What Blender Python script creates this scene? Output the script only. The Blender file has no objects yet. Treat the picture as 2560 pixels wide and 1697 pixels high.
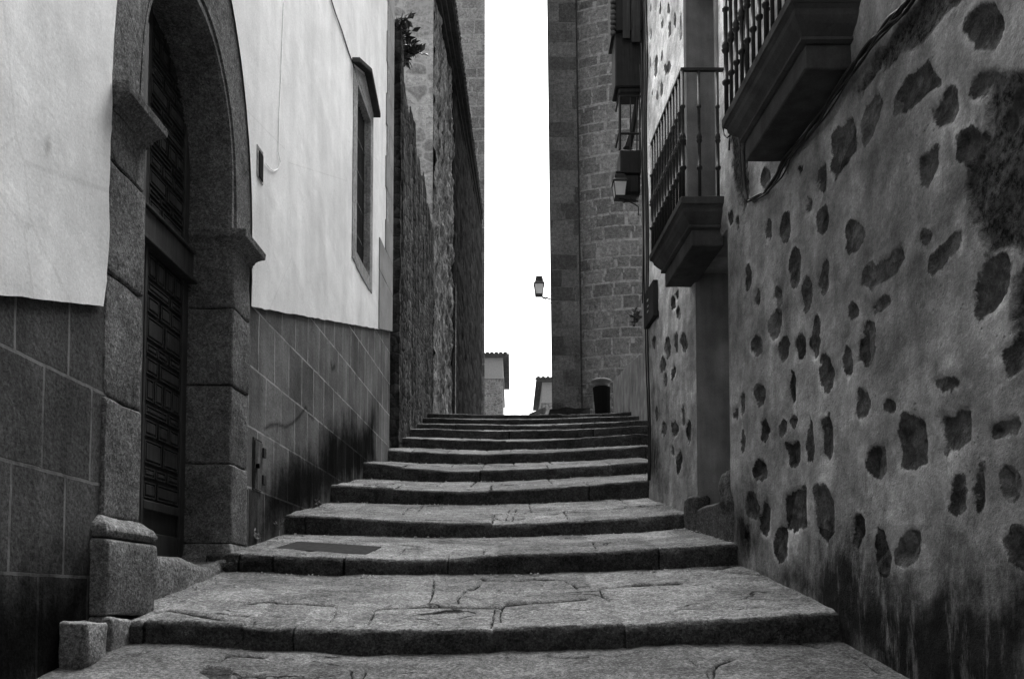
import bpy, bmesh, math, random
import numpy as np
from mathutils import Vector, noise as mn
random.seed(7)
R=math.radians
sc=bpy.context.scene
COL=sc.collection

# ------------------------------------------------------------------ camera
F=1991.0; HOR=1498.0; PITCH=R(2.5)
CP,SP=math.cos(PITCH),math.sin(PITCH)
PYC=HOR-F*math.tan(PITCH)
cam=bpy.data.cameras.new('camera'); camo=bpy.data.objects.new('camera',cam); COL.objects.link(camo)
cam.sensor_width=36; cam.sensor_fit='HORIZONTAL'; cam.lens=F/2560*36
cam.shift_y=(PYC-848.5)/2560; cam.clip_start=.05; cam.clip_end=2000
camo.location=(0,0,0); camo.rotation_euler=(R(90)+PITCH,0,0)
sc.camera=camo

def ray(x,y):                      # photo pixel -> direction in the place
    u=-(y-PYC)/F
    return (x-1280)/F, CP-u*SP, SP+u*CP
def on_line(x,y,c,m):              # meet a vertical wall X = c + m*Y ; returns Y, Z
    a,b,d=ray(x,y); t=c/(a-m*b); return t*b,t*d
LC,LM=-2.14,.033                   # plane of the white house
RC,RM=1.876,-.059                  # plane of the stone house
def Lf(Y,o,z): return (LC+LM*Y+o,Y,z)
def Rf(Y,o,z): return (RC+RM*Y-o,Y,z)
def Wf(X,Y,z): return (X,Y,z)
def crop(ox,oy,s,pts): return [(ox+x/s,oy+y/s) for x,y in pts]
def view(pts): return [(x*1.08245,y*1.08245) for x,y in pts]

# ------------------------------------------------------------------ noise and distances
def vnoise(x,y,seed=0):
    x=np.asarray(x,float); y=np.asarray(y,float)
    xi=np.floor(x).astype(np.int64); yi=np.floor(y).astype(np.int64)
    fx=x-xi; fy=y-yi; fx=fx*fx*(3-2*fx); fy=fy*fy*(3-2*fy)
    def h(a,b):
        n=(a*374761393+b*668265263+seed*974634777)&0xffffffff
        n=((n^(n>>13))*1274126177)&0xffffffff
        return ((n^(n>>16))&0xffff)/32767.5-1
    return (h(xi,yi)*(1-fx)+h(xi+1,yi)*fx)*(1-fy)+(h(xi,yi+1)*(1-fx)+h(xi+1,yi+1)*fx)*fy
def fnoise(x,y,seed=0,o=4):
    s=0;a=1.;f=1.
    for i in range(o):
        s=s+a*vnoise(x*f,y*f,seed+i*17); a*=.5; f*=2.03
    return s/1.6
def seg_dist(px,py,pts,closed=False):
    d=np.full(px.shape,9.)
    n=len(pts)
    for i in range(n if closed else n-1):
        x0,y0=pts[i]; x1,y1=pts[(i+1)%n]
        dx,dy=x1-x0,y1-y0; L=dx*dx+dy*dy+1e-12
        t=np.clip(((px-x0)*dx+(py-y0)*dy)/L,0,1)
        d=np.minimum(d,np.hypot(px-x0-t*dx,py-y0-t*dy))
    return d
def inside(px,py,pts):
    r=np.zeros(px.shape,bool); n=len(pts); j=n-1
    for i in range(n):
        xi,yi=pts[i]; xj,yj=pts[j]
        if abs(yj-yi)>1e-9:
            r^=((yi>py)!=(yj>py))&(px<(xj-xi)*(py-yi)/(yj-yi)+xi)
        j=i
    return r
def sdf(px,py,polys,cap=.2):
    out=np.full(px.shape,cap)
    for P in polys:
        xs=[p[0] for p in P]; ys=[p[1] for p in P]
        m=(px>min(xs)-cap)&(px<max(xs)+cap)&(py>min(ys)-cap)&(py<max(ys)+cap)
        if not m.any(): continue
        a,b=px[m],py[m]
        d=seg_dist(a,b,P,True); d=np.where(inside(a,b,P),-d,d)
        out[m]=np.minimum(out[m],d)
    return out
def sstep(a,b,x):
    t=np.clip((x-a)/(b-a),0,1); return t*t*(3-2*t)

# ------------------------------------------------------------------ objects
def tag(o,label=None,cat=None,group=None,kind=None):
    if label: o['label']=label
    if cat: o['category']=cat
    if group: o['group']=group
    if kind: o['kind']=kind
    return o
def thing(name,label,cat,loc=(0,0,0),group=None):
    o=bpy.data.objects.new(name,None); COL.objects.link(o); o.location=loc; o.empty_display_size=.2
    return tag(o,label,cat,group)
def link(name,me,parent=None):
    o=bpy.data.objects.new(name,me); COL.objects.link(o)
    if parent is not None:
        o.parent=parent
        o.matrix_parent_inverse=wm(parent).inverted()
    return o
def wm(o):
    from mathutils import Matrix
    m=Matrix.Translation(o.location)@o.rotation_euler.to_matrix().to_4x4()
    if o.parent: m=wm(o.parent)@o.matrix_parent_inverse@m
    return m
def mk(name,verts,faces,mat,parent=None,smooth=False,attrs=None,uv=None):
    me=bpy.data.meshes.new(name); me.from_pydata(verts,[],faces); 
    me.materials.append(mat)
    if smooth: me.polygons.foreach_set('use_smooth',[True]*len(me.polygons))
    if attrs:
        for k,v in attrs.items():
            a=me.attributes.new(k,'FLOAT','POINT'); a.data.foreach_set('value',np.asarray(v,np.float32))
    if uv is not None:
        l=me.uv_layers.new(name='UVMap'); idx=np.empty(len(me.loops),np.int32); me.loops.foreach_get('vertex_index',idx)
        l.data.foreach_set('uv',np.asarray(uv,np.float32)[idx].ravel())
    me.update()
    return link(name,me,parent)
def gridfaces(nr,ncol,skip=None):
    f=[]
    for i in range(nr-1):
        b=i*ncol
        for j in range(ncol-1):
            if skip is not None and skip[i,j]: continue
            f.append((b+j,b+j+1,b+ncol+j+1,b+ncol+j))
    return f
class MB:
    def __init__(s): s.v=[]; s.f=[]
    def hexa(s,fr,a0,a1,b0,b1,c0,c1):
        n=len(s.v)
        for c in (c0,c1):
            for a,b in ((a0,b0),(a1,b0),(a1,b1),(a0,b1)): s.v.append(fr(a,b,c))
        s.f+=[tuple(n+i for i in q) for q in ((3,2,1,0),(4,5,6,7),(0,1,5,4),(1,2,6,5),(2,3,7,6),(3,0,4,7))]
        return s
    def loft(s,rings,caps=True,close=True):
        n=len(s.v); k=len(rings[0])
        for r in rings: s.v+=[tuple(p) for p in r]
        for i in range(len(rings)-1):
            for j in range(k if close else k-1):
                s.f.append((n+i*k+j,n+i*k+(j+1)%k,n+(i+1)*k+(j+1)%k,n+(i+1)*k+j))
        if caps:
            s.f.append(tuple(n+j for j in reversed(range(k)))); s.f.append(tuple(n+(len(rings)-1)*k+j for j in range(k)))
        return s
    def tube(s,pts,r,k=7):
        pts=[Vector(p) for p in pts]; rings=[]
        for i,p in enumerate(pts):
            d=(pts[min(i+1,len(pts)-1)]-pts[max(i-1,0)]).normalized()
            u=d.cross(Vector((0,0,1))); 
            if u.length<.05: u=d.cross(Vector((1,0,0)))
            u.normalize(); w=d.cross(u)
            rr=r[i] if isinstance(r,(list,tuple)) else r
            rings.append([p+(u*math.cos(a)+w*math.sin(a))*rr for a in [2*math.pi*j/k for j in range(k)]])
        return s.loft(rings)
    def lathe(s,c,prof,k=12,ax=Vector((0,0,1))):
        rings=[[(c[0]+r*math.cos(2*math.pi*j/k)+ax[0]*z,c[1]+r*math.sin(2*math.pi*j/k)+ax[1]*z,c[2]+ax[2]*z) for j in range(k)] for r,z in prof]
        return s.loft(rings)
    def build(s,name,mat,parent=None,bevel=0,seg=2,smooth=False,rough=0,rscale=6,sub=0,attr=None):
        me=bpy.data.meshes.new(name); bm=bmesh.new()
        vs=[bm.verts.new(p) for p in s.v]
        for f in s.f:
            try: bm.faces.new([vs[i] for i in f])
            except ValueError: pass
        bmesh.ops.recalc_face_normals(bm,faces=bm.faces)
        if bevel: bmesh.ops.bevel(bm,geom=list(bm.edges),offset=bevel,segments=seg,affect='EDGES',profile=.6)
        if sub:
            bmesh.ops.triangulate(bm,faces=[f for f in bm.faces if len(f.verts)>4])
            bmesh.ops.subdivide_edges(bm,edges=list(bm.edges),cuts=sub,use_grid_fill=True)
        if rough:
            bm.normal_update()
            for v in bm.verts:
                q=v.co*rscale
                v.co+=v.normal*rough*(mn.fractal(q,.9,2.,4))
        bm.to_mesh(me); bm.free(); me.materials.append(mat)
        if smooth: me.polygons.foreach_set('use_smooth',[True]*len(me.polygons))
        return link(name,me,parent)

# ------------------------------------------------------------------ materials (all grey: the photograph is black and white)
class NT:
    def __init__(s,name):
        s.m=bpy.data.materials.new(name); s.m.use_nodes=True; s.t=s.m.node_tree; s.t.nodes.clear()
        s.out=s.t.nodes.new('ShaderNodeOutputMaterial'); s.b=s.t.nodes.new('ShaderNodeBsdfPrincipled')
        s.t.links.new(s.b.outputs[0],s.out.inputs[0]); s.b.inputs['Roughness'].default_value=.85
        s.b.inputs['Specular IOR Level'].default_value=.0
        s.pos=s.n('ShaderNodeTexCoord').outputs['Object']
    def n(s,t,**k):
        x=s.t.nodes.new(t)
        for a,v in k.items(): setattr(x,a,v)
        return x
    def put(s,sock,v):
        if isinstance(v,bpy.types.NodeSocket): s.t.links.new(v,sock)
        elif v is not None: sock.default_value=v
    def math(s,op,a,b=0,c=None,clamp=False):
        x=s.n('ShaderNodeMath',operation=op,use_clamp=clamp); s.put(x.inputs[0],a); s.put(x.inputs[1],b)
        if c is not None: s.put(x.inputs[2],c)
        return x.outputs[0]
    def scale(s,v,vec,loc=(0,0,0)):
        x=s.n('ShaderNodeMapping'); s.put(x.inputs[0],v); x.inputs['Scale'].default_value=vec; x.inputs['Location'].default_value=loc
        return x.outputs[0]
    def noise(s,sc_,det=4,rough=.6,vec=None,dist=0):
        x=s.n('ShaderNodeTexNoise'); s.put(x.inputs['Vector'],vec or s.pos)
        x.inputs['Scale'].default_value=sc_; x.inputs['Detail'].default_value=det; x.inputs['Roughness'].default_value=rough; x.inputs['Distortion'].default_value=dist
        return x.outputs['Fac']
    def vor(s,sc_,feat='F1',vec=None,out='Distance',rnd=1):
        x=s.n('ShaderNodeTexVoronoi',feature=feat); s.put(x.inputs['Vector'],vec or s.pos); x.inputs['Scale'].default_value=sc_; x.inputs['Randomness'].default_value=rnd
        return x.outputs[out]
    def ss(s,v,a,b,lo=0.,hi=1.):
        x=s.n('ShaderNodeMapRange',interpolation_type='SMOOTHSTEP'); s.put(x.inputs[0],v)
        for i,q in enumerate((a,b,lo,hi)): x.inputs[1+i].default_value=q
        return x.outputs[0]
    def lin(s,v,a,b,lo=0.,hi=1.):
        x=s.n('ShaderNodeMapRange'); s.put(x.inputs[0],v)
        for i,q in enumerate((a,b,lo,hi)): x.inputs[1+i].default_value=q
        return x.outputs[0]
    def mix(s,f,a,b):
        x=s.n('ShaderNodeMix',data_type='FLOAT'); s.put(x.inputs[0],f); s.put(x.inputs[2],a); s.put(x.inputs[3],b); return x.outputs[0]
    def attr(s,name): return s.n('ShaderNodeAttribute',attribute_name=name).outputs['Fac']
    def uv(s): return s.n('ShaderNodeTexCoord').outputs['UV']
    def xyz(s,v):
        x=s.n('ShaderNodeSeparateXYZ'); s.put(x.inputs[0],v); return x.outputs
    def comb(s,a,b,c=0.):
        x=s.n('ShaderNodeCombineXYZ'); s.put(x.inputs[0],a); s.put(x.inputs[1],b); s.put(x.inputs[2],c); return x.outputs[0]
    def brick(s,vec,w,h,mort,off=.5,smooth=.2):
        x=s.n('ShaderNodeTexBrick',offset=off); s.put(x.inputs['Vector'],vec)
        x.inputs['Scale'].default_value=1; x.inputs['Brick Width'].default_value=w; x.inputs['Row Height'].default_value=h
        x.inputs['Mortar Size'].default_value=mort; x.inputs['Mortar Smooth'].default_value=smooth; x.inputs['Bias'].default_value=0
        x.inputs['Color1'].default_value=(0,0,0,1); x.inputs['Color2'].default_value=(1,1,1,1); x.inputs['Mortar'].default_value=(.5,.5,.5,1)
        return x.outputs['Fac'],x.outputs['Color']
    def done(s,col,h=None,strength=.6,dist=.01,rough=None):
        if rough is not None and rough<.85: s.b.inputs['Specular IOR Level'].default_value=.2
        col=s.math('MAXIMUM',col,.003)
        c=s.comb(col,col,col); s.t.links.new(c,s.b.inputs['Base Color'])
        if h is not None:
            x=s.n('ShaderNodeBump'); x.inputs['Strength'].default_value=strength; x.inputs['Distance'].default_value=dist
            s.put(x.inputs['Height'],h); s.t.links.new(x.outputs[0],s.b.inputs['Normal'])
        if rough is not None: s.b.inputs['Roughness'].default_value=rough
        return s.m
def add(s,*v):
    r=v[0]
    for q in v[1:]: r=s.math('ADD',r,q)
    return r

def granite_fac(s,amt=1.):                 # multiplier about 1: crystals, flecks and blotches
    fl=s.noise(150,2,.8); cr=s.xyz(s.vor(95,'F1',None,'Color'))[0]
    bl=s.noise(2.6,6,.68); md=s.noise(15,6,.75); c2=s.noise(48,4,.8)
    g=s.math('MULTIPLY',s.lin(fl,.28,.72,.45,1.55),s.lin(cr,0,1,.6,1.4))
    g=s.math('MULTIPLY',g,s.lin(c2,.32,.68,.55,1.45)); g=s.mix(.9*amt,1.,g)
    g=s.math('MULTIPLY',g,s.lin(bl,.28,.72,.6,1.4)); g=s.math('MULTIPLY',g,s.lin(md,.3,.7,.66,1.34))
    li=s.math('MULTIPLY',s.ss(s.noise(5.5,7,.75),.60,.70),.7*amt); g=s.mix(li,g,1.9)
    dk=s.ss(s.noise(3.4,7,.72,s.scale(s.pos,(1,1,.6),(7,3,1))),.58,.72); g=s.math('MULTIPLY',g,s.mix(s.math('MULTIPLY',dk,amt),1.,.5))
    return g
def granite_h(s):
    return add(s,s.math('MULTIPLY',s.noise(120,3,.7),.35),s.math('MULTIPLY',s.noise(26,6,.75),1.5),s.math('MULTIPLY',s.noise(6,3),1.2))
def granite(name,base,groove=False,bump=.9,amt=1.):
    s=NT(name); c=s.math('MULTIPLY',granite_fac(s,amt),base); h=granite_h(s)
    if groove:
        g=s.attr('groove'); g2=s.ss(s.math('ADD',g,s.math('MULTIPLY',s.math('SUBTRACT',s.noise(40,3),.5),.5)),.25,.8)
        c=s.mix(g2,c,.014); wn=s.ss(s.math('ADD',s.attr('lit_tone'),s.math('MULTIPLY',s.math('SUBTRACT',s.noise(12,5,.7),.5),.9)),.2,.75); c=s.math('MULTIPLY',c,s.mix(wn,.40,1.)); d=s.attr('dark'); c=s.math('MULTIPLY',c,s.mix(d,1.,.42)); c=s.math('MULTIPLY',c,s.lin(s.attr('tone'),-1,1,.80,1.2)); c=s.math('MULTIPLY',c,s.lin(s.noise(1,6,.65,s.scale(s.pos,(1.6,5,5))),.3,.7,.74,1.26)); c=s.math('MULTIPLY',c,s.mix(s.ss(s.noise(26,6,.8),.60,.74),1.,.5))  # riser shade put into the colour: step fronts painted darker than treads
        wv=s.n('ShaderNodeVectorMath',operation='MULTIPLY_ADD'); wn_=s.n('ShaderNodeTexNoise'); wn_.inputs['Scale'].default_value=5; wn_.inputs['Detail'].default_value=6; wn_.inputs['Roughness'].default_value=.7; s.put(wn_.inputs['Vector'],s.pos)
        s.put(wv.inputs[0],wn_.outputs['Color']); wv.inputs[1].default_value=(.30,.16,.1); s.put(wv.inputs[2],s.pos)
        ed=s.vor(1.,'DISTANCE_TO_EDGE',s.scale(wv.outputs[0],(1.5,3.6,.6))); ck=s.math('MULTIPLY',s.ss(ed,.030,.008),s.ss(s.noise(2.2,5,.7,s.scale(s.pos,(1,1,1),(4,9,2))),.55,.64)); ck=s.math('MULTIPLY',ck,wn)
        c=s.mix(ck,c,.016); h=s.math('ADD',h,s.math('MULTIPLY',ck,-2.))
    return s.done(c,h,bump,.012)
M={}
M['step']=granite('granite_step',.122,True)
M['pave']=granite('granite_paving',.095,True)
M['jamb']=granite('granite_jamb',.125,bump=.7)
M['plinth']=granite('granite_plinth',.14)
M['arch']=granite('granite_arch',.125,bump=.5)
M['foot']=granite('granite_footstone',.20); M['doorstone']=granite('granite_doorstone',.075)
def wood(name,base):
    s=NT(name); v=s.scale(s.pos,(30,30,2.)); n=s.noise(1.,5,.65,v); k=s.noise(6,3)
    c=s.math('MULTIPLY',s.lin(n,.3,.7,.55,1.5),base); c=s.math('MULTIPLY',c,s.lin(k,.3,.7,.75,1.3))
    return s.done(c,n,.4,.004,.6)
M['wood']=wood('dark_wood',.030); M['wood2']=wood('black_wood',.013)
def iron():
    s=NT('black_iron'); n=s.noise(60,4); return s.done(s.lin(n,.3,.7,.008,.028),n,.3,.002,.55)
M['iron']=iron()
def stucco():
    s=NT('white_stucco')
    n1=s.noise(.8,6,.62); n2=s.noise(5,6,.68); n3=s.noise(75,4,.8); st=s.noise(1,5,.62,s.scale(s.pos,(4,4,.5)))
    c=s.math('MULTIPLY',s.lin(n1,.3,.7,.84,1.1),.78)
    for f,lo,hi in ((n2,.92,1.06),(st,1.07,.87),(n3,.84,1.14)): c=s.math('MULTIPLY',c,s.lin(f,.3,.7,lo,hi))
    sp=s.math('MULTIPLY',s.ss(s.vor(2.3,'F1'),.03,.012),s.ss(s.noise(1.5),.5,.6)); c=s.math('MULTIPLY',c,s.mix(sp,1.,.6))
    pt=s.ss(s.noise(1.1,7,.6,s.scale(s.pos,(1,1,1.8),(2,5,1))),.52,.60); c=s.math('MULTIPLY',c,s.mix(pt,1.,1.05))
    cr=s.math('MULTIPLY',s.ss(s.vor(.55,'DISTANCE_TO_EDGE',s.n('ShaderNodeTexNoise').outputs['Color'] if False else None),.004,.001),.35); c=s.math('MULTIPLY',c,s.mix(cr,1.,.7))
    e=s.attr('groove'); c=s.math('MULTIPLY',c,s.mix(e,1.,.62))
    h=add(s,s.math('MULTIPLY',n3,.35),s.math('MULTIPLY',n2,.9),s.math('MULTIPLY',pt,.2))
    return s.done(c,h,.35,.010,.9)
M['stucco']=stucco()
def dado(name,base,oy,oz,line,grain):
    s=NT(name); p=s.xyz(s.pos); w=s.math('MULTIPLY',s.math('SUBTRACT',s.noise(7,3),.5),.012)
    v=s.comb(s.math('ADD',s.math('ADD',p[1],oy),w),s.math('ADD',s.math('ADD',p[2],oz),w))
    mo,cc=s.brick(v,.37,.4525,.0085,.47)
    tone=s.lin(s.xyz(cc)[0],0,1,.78,1.22)
    st=s.noise(1,5,.6,s.scale(s.pos,(6,6,.5)))
    c=s.math('MULTIPLY',tone,base); c=s.math('MULTIPLY',c,s.lin(st,.3,.72,1.25,.72))
    c=s.math('MULTIPLY',c,s.lin(s.noise(2,6,.65),.3,.7,.7,1.3)); f=s.noise(60,5,.82); c=s.math('MULTIPLY',c,s.lin(f,.33,.67,1-grain*1.3,1+grain*1.3)); c=s.math('MULTIPLY',c,s.mix(s.ss(s.noise(9,7,.75),.60,.72),1.,.6))
    wear=s.ss(s.noise(4,4),.35,.6,.25,1.)
    c=s.mix(s.math('MULTIPLY',mo,wear),c,line)
    a=s.attr('stain'); a=add(s,a,s.math('MULTIPLY',s.math('SUBTRACT',s.noise(1,6,.68,s.scale(s.pos,(9,9,1.8))),.5),.40),s.math('MULTIPLY',s.math('SUBTRACT',s.noise(3.5,7,.7),.5),.45))
    k=s.ss(a,.24,-.20); c=s.math('MULTIPLY',c,s.mix(k,1.,.10))
    ch=s.attr('groove'); c=s.math('MULTIPLY',c,s.mix(ch,1.,.35))
    h=add(s,s.math('MULTIPLY',f,.6),s.math('MULTIPLY',s.noise(24,4),.8),s.math('MULTIPLY',mo,-.5))
    return s.done(c,h,.7,.008,.9)
M['dado1']=dado('dado_render_rough',.07,.12,-.107+.4525,.17,.45)
M['dado2']=dado('dado_render_smooth',.125,.10,-.377+.4525,.33,.25)
def quoin():
    s=NT('quoin_paint'); c=s.math('MULTIPLY',s.lin(s.noise(3,4),.3,.7,.8,1.2),.26); c=s.math('MULTIPLY',c,s.lin(s.noise(90,3,.7),.3,.7,.85,1.15))
    return s.done(c,s.noise(60,4),.4,.006)
M['quoin']=quoin()
M['band']=granite('window_surround_stone',.27,bump=.4,amt=.6)
def plaster():
    s=NT('stone_house_plaster')
    def ns(a,b=4,c=.6,amp=1.,vec=None): return s.math('MULTIPLY',s.math('SUBTRACT',s.noise(a,b,c,vec),.5),amp)
    cover=s.ss(s.noise(2.6,3),.36,.62,-.016,.010)                     # how far the plaster laps over each stone
    sd=add(s,s.attr('stone'),ns(10,5,.66,.085),ns(45,3,.6,.016),cover,-.005)
    k=s.ss(sd,.006,-.006)
    fi=s.noise(85,4,.8); md=s.noise(16,6,.72); bl=s.noise(1.5,6,.62); b2=s.noise(4.5,6,.68); st=s.noise(1,5,.6,s.scale(s.pos,(7,7,1.1)))
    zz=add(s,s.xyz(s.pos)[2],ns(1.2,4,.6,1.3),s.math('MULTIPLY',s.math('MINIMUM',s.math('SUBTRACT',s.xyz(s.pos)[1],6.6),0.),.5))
    c=s.ss(zz,2.1,3.9,.225,.80)  # upper wall painted paler: strong light up there put into the plaster colour
    for f,lo,hi in ((bl,.55,1.45),(b2,.66,1.36),(md,.76,1.24),(fi,.70,1.3),(st,.76,1.24)): c=s.math('MULTIPLY',c,s.lin(f,.3,.7,lo,hi))
    gr=s.ss(s.noise(2.3,8,.7),.53,.68); c=s.math('MULTIPLY',c,s.mix(gr,1.,.66))
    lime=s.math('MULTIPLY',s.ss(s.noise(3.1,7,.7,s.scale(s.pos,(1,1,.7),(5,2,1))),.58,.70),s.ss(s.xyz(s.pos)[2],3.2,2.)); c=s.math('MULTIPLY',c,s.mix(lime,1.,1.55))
    lip=s.math('MULTIPLY',s.ss(sd,.045,.008),s.ss(s.noise(4.2,4),.5,.63)); c=s.math('MULTIPLY',c,s.mix(lip,1.,1.5))
    pit=s.ss(s.vor(26,'F1'),.20,.10); pit=s.math('MULTIPLY',pit,s.ss(s.noise(3,4),.52,.62)); c=s.math('MULTIPLY',c,s.mix(pit,1.,.8))
    rg=add(s,s.attr('coarse'),ns(7,6,.75,.20)); rk=s.ss(rg,.02,-.03)
    rv=s.noise(30,7,.82); rc=s.math('MULTIPLY',s.ss(rv,.36,.64,.15,1.5),.07); rc=s.math('MULTIPLY',rc,s.lin(b2,.3,.7,.6,1.4)); c=s.mix(rk,c,rc)
    tone=s.xyz(s.vor(3.3,'F1',None,'Color'))[0]
    sc2=s.lin(tone,0,1,.028,.08)
    for f,lo,hi in ((s.noise(16,6,.7,None,.6),.4,1.7),(fi,.65,1.4),(s.noise(6,4),.6,1.4)): sc2=s.math('MULTIPLY',sc2,s.lin(f,.3,.7,lo,hi))
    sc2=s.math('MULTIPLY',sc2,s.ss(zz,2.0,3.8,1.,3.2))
    ws=s.ss(s.noise(38,5,.8),.58,.70); sc2=s.mix(s.math('MULTIPLY',ws,.45),sc2,.10)
    col=s.mix(k,c,sc2)
    a=add(s,s.attr('stain'),ns(3.3,8,.7,.55),ns(1,6,.7,.42,s.scale(s.pos,(12,12,2.2))),ns(22,5,.75,.14))
    dk=s.ss(a,.20,-.20); run=s.ss(s.noise(1,7,.72,s.scale(s.pos,(10,10,1.9),(3,1,2))),.54,.68)
    col=s.math('MULTIPLY',col,s.mix(dk,1.,s.mix(run,.09,.6)))
    h=add(s,s.math('MULTIPLY',k,-.8),s.math('MULTIPLY',fi,.35),s.math('MULTIPLY',md,1.),s.math('MULTIPLY',s.math('MULTIPLY',rv,rk),2.2),s.math('MULTIPLY',s.math('MULTIPLY',s.vor(14,'F1',None,'Distance'),k),1.4),s.math('MULTIPLY',s.math('MULTIPLY',s.noise(20,5,.65),k),1.),s.math('MULTIPLY',pit,-.5))
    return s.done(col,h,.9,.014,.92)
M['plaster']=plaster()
def lining(name,base):
    s=NT(name); st=s.noise(1,5,.6,s.scale(s.pos,(8,8,.8))); c=s.math('MULTIPLY',s.lin(st,.3,.7,.75,1.25),base)
    c=s.math('MULTIPLY',c,s.lin(s.noise(3,4),.35,.65,.7,1.2)); c=s.math('MULTIPLY',c,s.lin(s.noise(100,3,.7),.3,.7,.85,1.15)); return s.done(c,s.noise(50,4),.4,.005)
M['lining']=lining('smooth_grey_render',.20); M['lining2']=lining('smooth_pale_render',.22)
M['balc']=lining('balcony_stone',.055)
def rubble(name,base,sx,mort,contrast,zs=1.5,mm=.06,strk=.3,h_=1.):
    s=NT(name); wv=s.noise(3,3,.5); 
    x=s.n('ShaderNodeTexNoise'); x.inputs['Scale'].default_value=2.5; s.put(x.inputs['Vector'],s.pos)
    y=s.n('ShaderNodeVectorMath',operation='MULTIPLY_ADD'); s.put(y.inputs[0],x.outputs['Color']); y.inputs[1].default_value=(.25,.25,.12); s.put(y.inputs[2],s.pos)
    v=s.scale(y.outputs[0],(sx,sx,sx*zs))
    de=s.vor(1.,'DISTANCE_TO_EDGE',v); ce=s.xyz(s.vor(1.,'F1',v,'Color'))[0]
    de=s.math('ADD',de,s.math('MULTIPLY',s.math('SUBTRACT',s.noise(22,4,.7),.5),.16))
    m=s.ss(de,mm+.05,mm-.04)
    c=s.math('MULTIPLY',s.lin(ce,0,1,1-contrast,1+contrast),base); c=s.math('MULTIPLY',c,s.lin(s.noise(14,5,.7),.3,.7,.6,1.4)); c=s.math('MULTIPLY',c,s.lin(s.noise(70,3,.7),.3,.7,.75,1.25))
    c=s.mix(m,c,mort)
    st=s.noise(1,5,.65,s.scale(s.pos,(3.,3.,.28))); c=s.math('MULTIPLY',c,s.math('MAXIMUM',s.lin(st,.3,.7,1+strk,1-strk),.12))
    h=add(s,s.math('MULTIPLY',s.ss(de,0,.25),1.6),s.math('MULTIPLY',s.noise(18,5,.7),1.2))
    return s.done(c,h,h_,.06)
M['rubble']=rubble('dark_rubble',.05,5.,.032,.55,1.5,.03,.9,.4)
M['church_front']=rubble('pale_church_rubble',.30,1.5,.36,.25,1.7,.05,.2,.5)
M['church_side']=rubble('streaked_church_rubble',.105,5.5,.15,.45,.7,.07,.95,.4)
M['church_dark']=rubble('dark_shaded_masonry',.022,1.6,.018,.4,1.,.05,.4,.4)
M['far_wall']=rubble('far_rubble',.26,4.5,.36,.35,1.5,.10,.1,.7)
def ashlar(name,base,w,h,mort,msz,patch,var=.2,lichen=0.):
    s=NT(name); u=s.uv(); wv=s.n('ShaderNodeTexNoise'); wv.inputs['Scale'].default_value=1.7; wv.inputs['Detail'].default_value=3; s.put(wv.inputs['Vector'],u)
    y=s.n('ShaderNodeVectorMath',operation='MULTIPLY_ADD'); s.put(y.inputs[0],wv.outputs['Color']); y.inputs[1].default_value=(.12,.07,0); s.put(y.inputs[2],u)
    q=s.xyz(y.outputs[0]); r1=s.n('ShaderNodeTexNoise'); r1.noise_dimensions='1D'; r1.inputs['Scale'].default_value=.9; r1.inputs['Detail'].default_value=2; s.put(r1.inputs['W'],q[1])
    r2=s.n('ShaderNodeTexNoise'); r2.noise_dimensions='1D'; r2.inputs['Scale'].default_value=.7; r2.inputs['Detail'].default_value=2; s.put(r2.inputs['W'],s.math('ADD',q[0],s.math('MULTIPLY',s.math('FLOOR',s.math('DIVIDE',q[1],h)),7.3)))
    vv=s.comb(s.math('ADD',q[0],s.math('MULTIPLY',r2.outputs[0],.8)),s.math('ADD',q[1],s.math('MULTIPLY',r1.outputs[0],.55)))
    mo,cc=s.brick(vv,w,h,msz,.5,.5)
    t=s.lin(s.xyz(cc)[0],0,1,1-var,1+var)
    c=s.math('MULTIPLY',t,base); c=s.math('MULTIPLY',c,s.lin(s.noise(1.3,5,.65),.3,.7,.75,1.25)); c=s.math('MULTIPLY',c,s.lin(s.noise(11,6,.78),.33,.67,.5,1.5)); c=s.math('MULTIPLY',c,s.lin(s.noise(40,2,.7),.3,.7,.7,1.3))
    pm=s.math('MULTIPLY',mo,s.ss(s.noise(1.1,4,.6),.5-patch*.3,.62-patch*.3))
    pm=s.math('MULTIPLY',pm,s.ss(s.noise(7,6,.8),.40,.58,.1,1.))
    c=s.mix(pm,c,mort)
    if lichen:
        l=s.math('MULTIPLY',s.ss(s.math('ADD',s.vor(2.1,'F1'),s.math('MULTIPLY',s.noise(14,3),.08)),.13,.10),s.ss(s.noise(.9,3),.5,.55)); c=s.mix(s.math('MULTIPLY',l,.7),c,.2)
        l2=s.ss(s.noise(6,5,.75),.62,.7); c=s.mix(s.math('MULTIPLY',l2,.5),c,.2)
    hh=add(s,s.math('MULTIPLY',mo,-.6),s.math('MULTIPLY',s.noise(13,6,.75),2.))
    return s.done(c,hh,1.,.05)
M['tower_face']=ashlar('smooth_dark_ashlar',.085,.78,.52,.13,.014,.3,.42)
M['tower_round']=ashlar('lichened_ashlar',.18,.58,.44,.34,.045,.9,.25,1.)
M['church_tower']=ashlar('pale_ashlar',.27,.8,.6,.42,.05,.8,.3)
def tile():
    s=NT('roof_tile'); c=s.math('MULTIPLY',s.lin(s.noise(5,5,.7),.3,.7,.5,1.5),.09); return s.done(c,s.noise(20,4),.6,.02)
M['tile']=tile()
M['dark']=lining('dark_board',.03)
def flat(name,v,rough=.8):
    s=NT(name); c=s.math('MULTIPLY',s.lin(s.noise(25,4),.3,.7,.8,1.2),v); return s.done(c,None,rough=rough)
M['white_mark']=flat('white_lettering',.2); M['cable']=flat('black_cable',.018,.6); M['greycable']=flat('grey_cable',.25); M['whitecable']=flat('white_cable',.6)
M['metal']=flat('grey_metal_plate',.028,.9); M['hole']=flat('dark_interior',.012)
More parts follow.
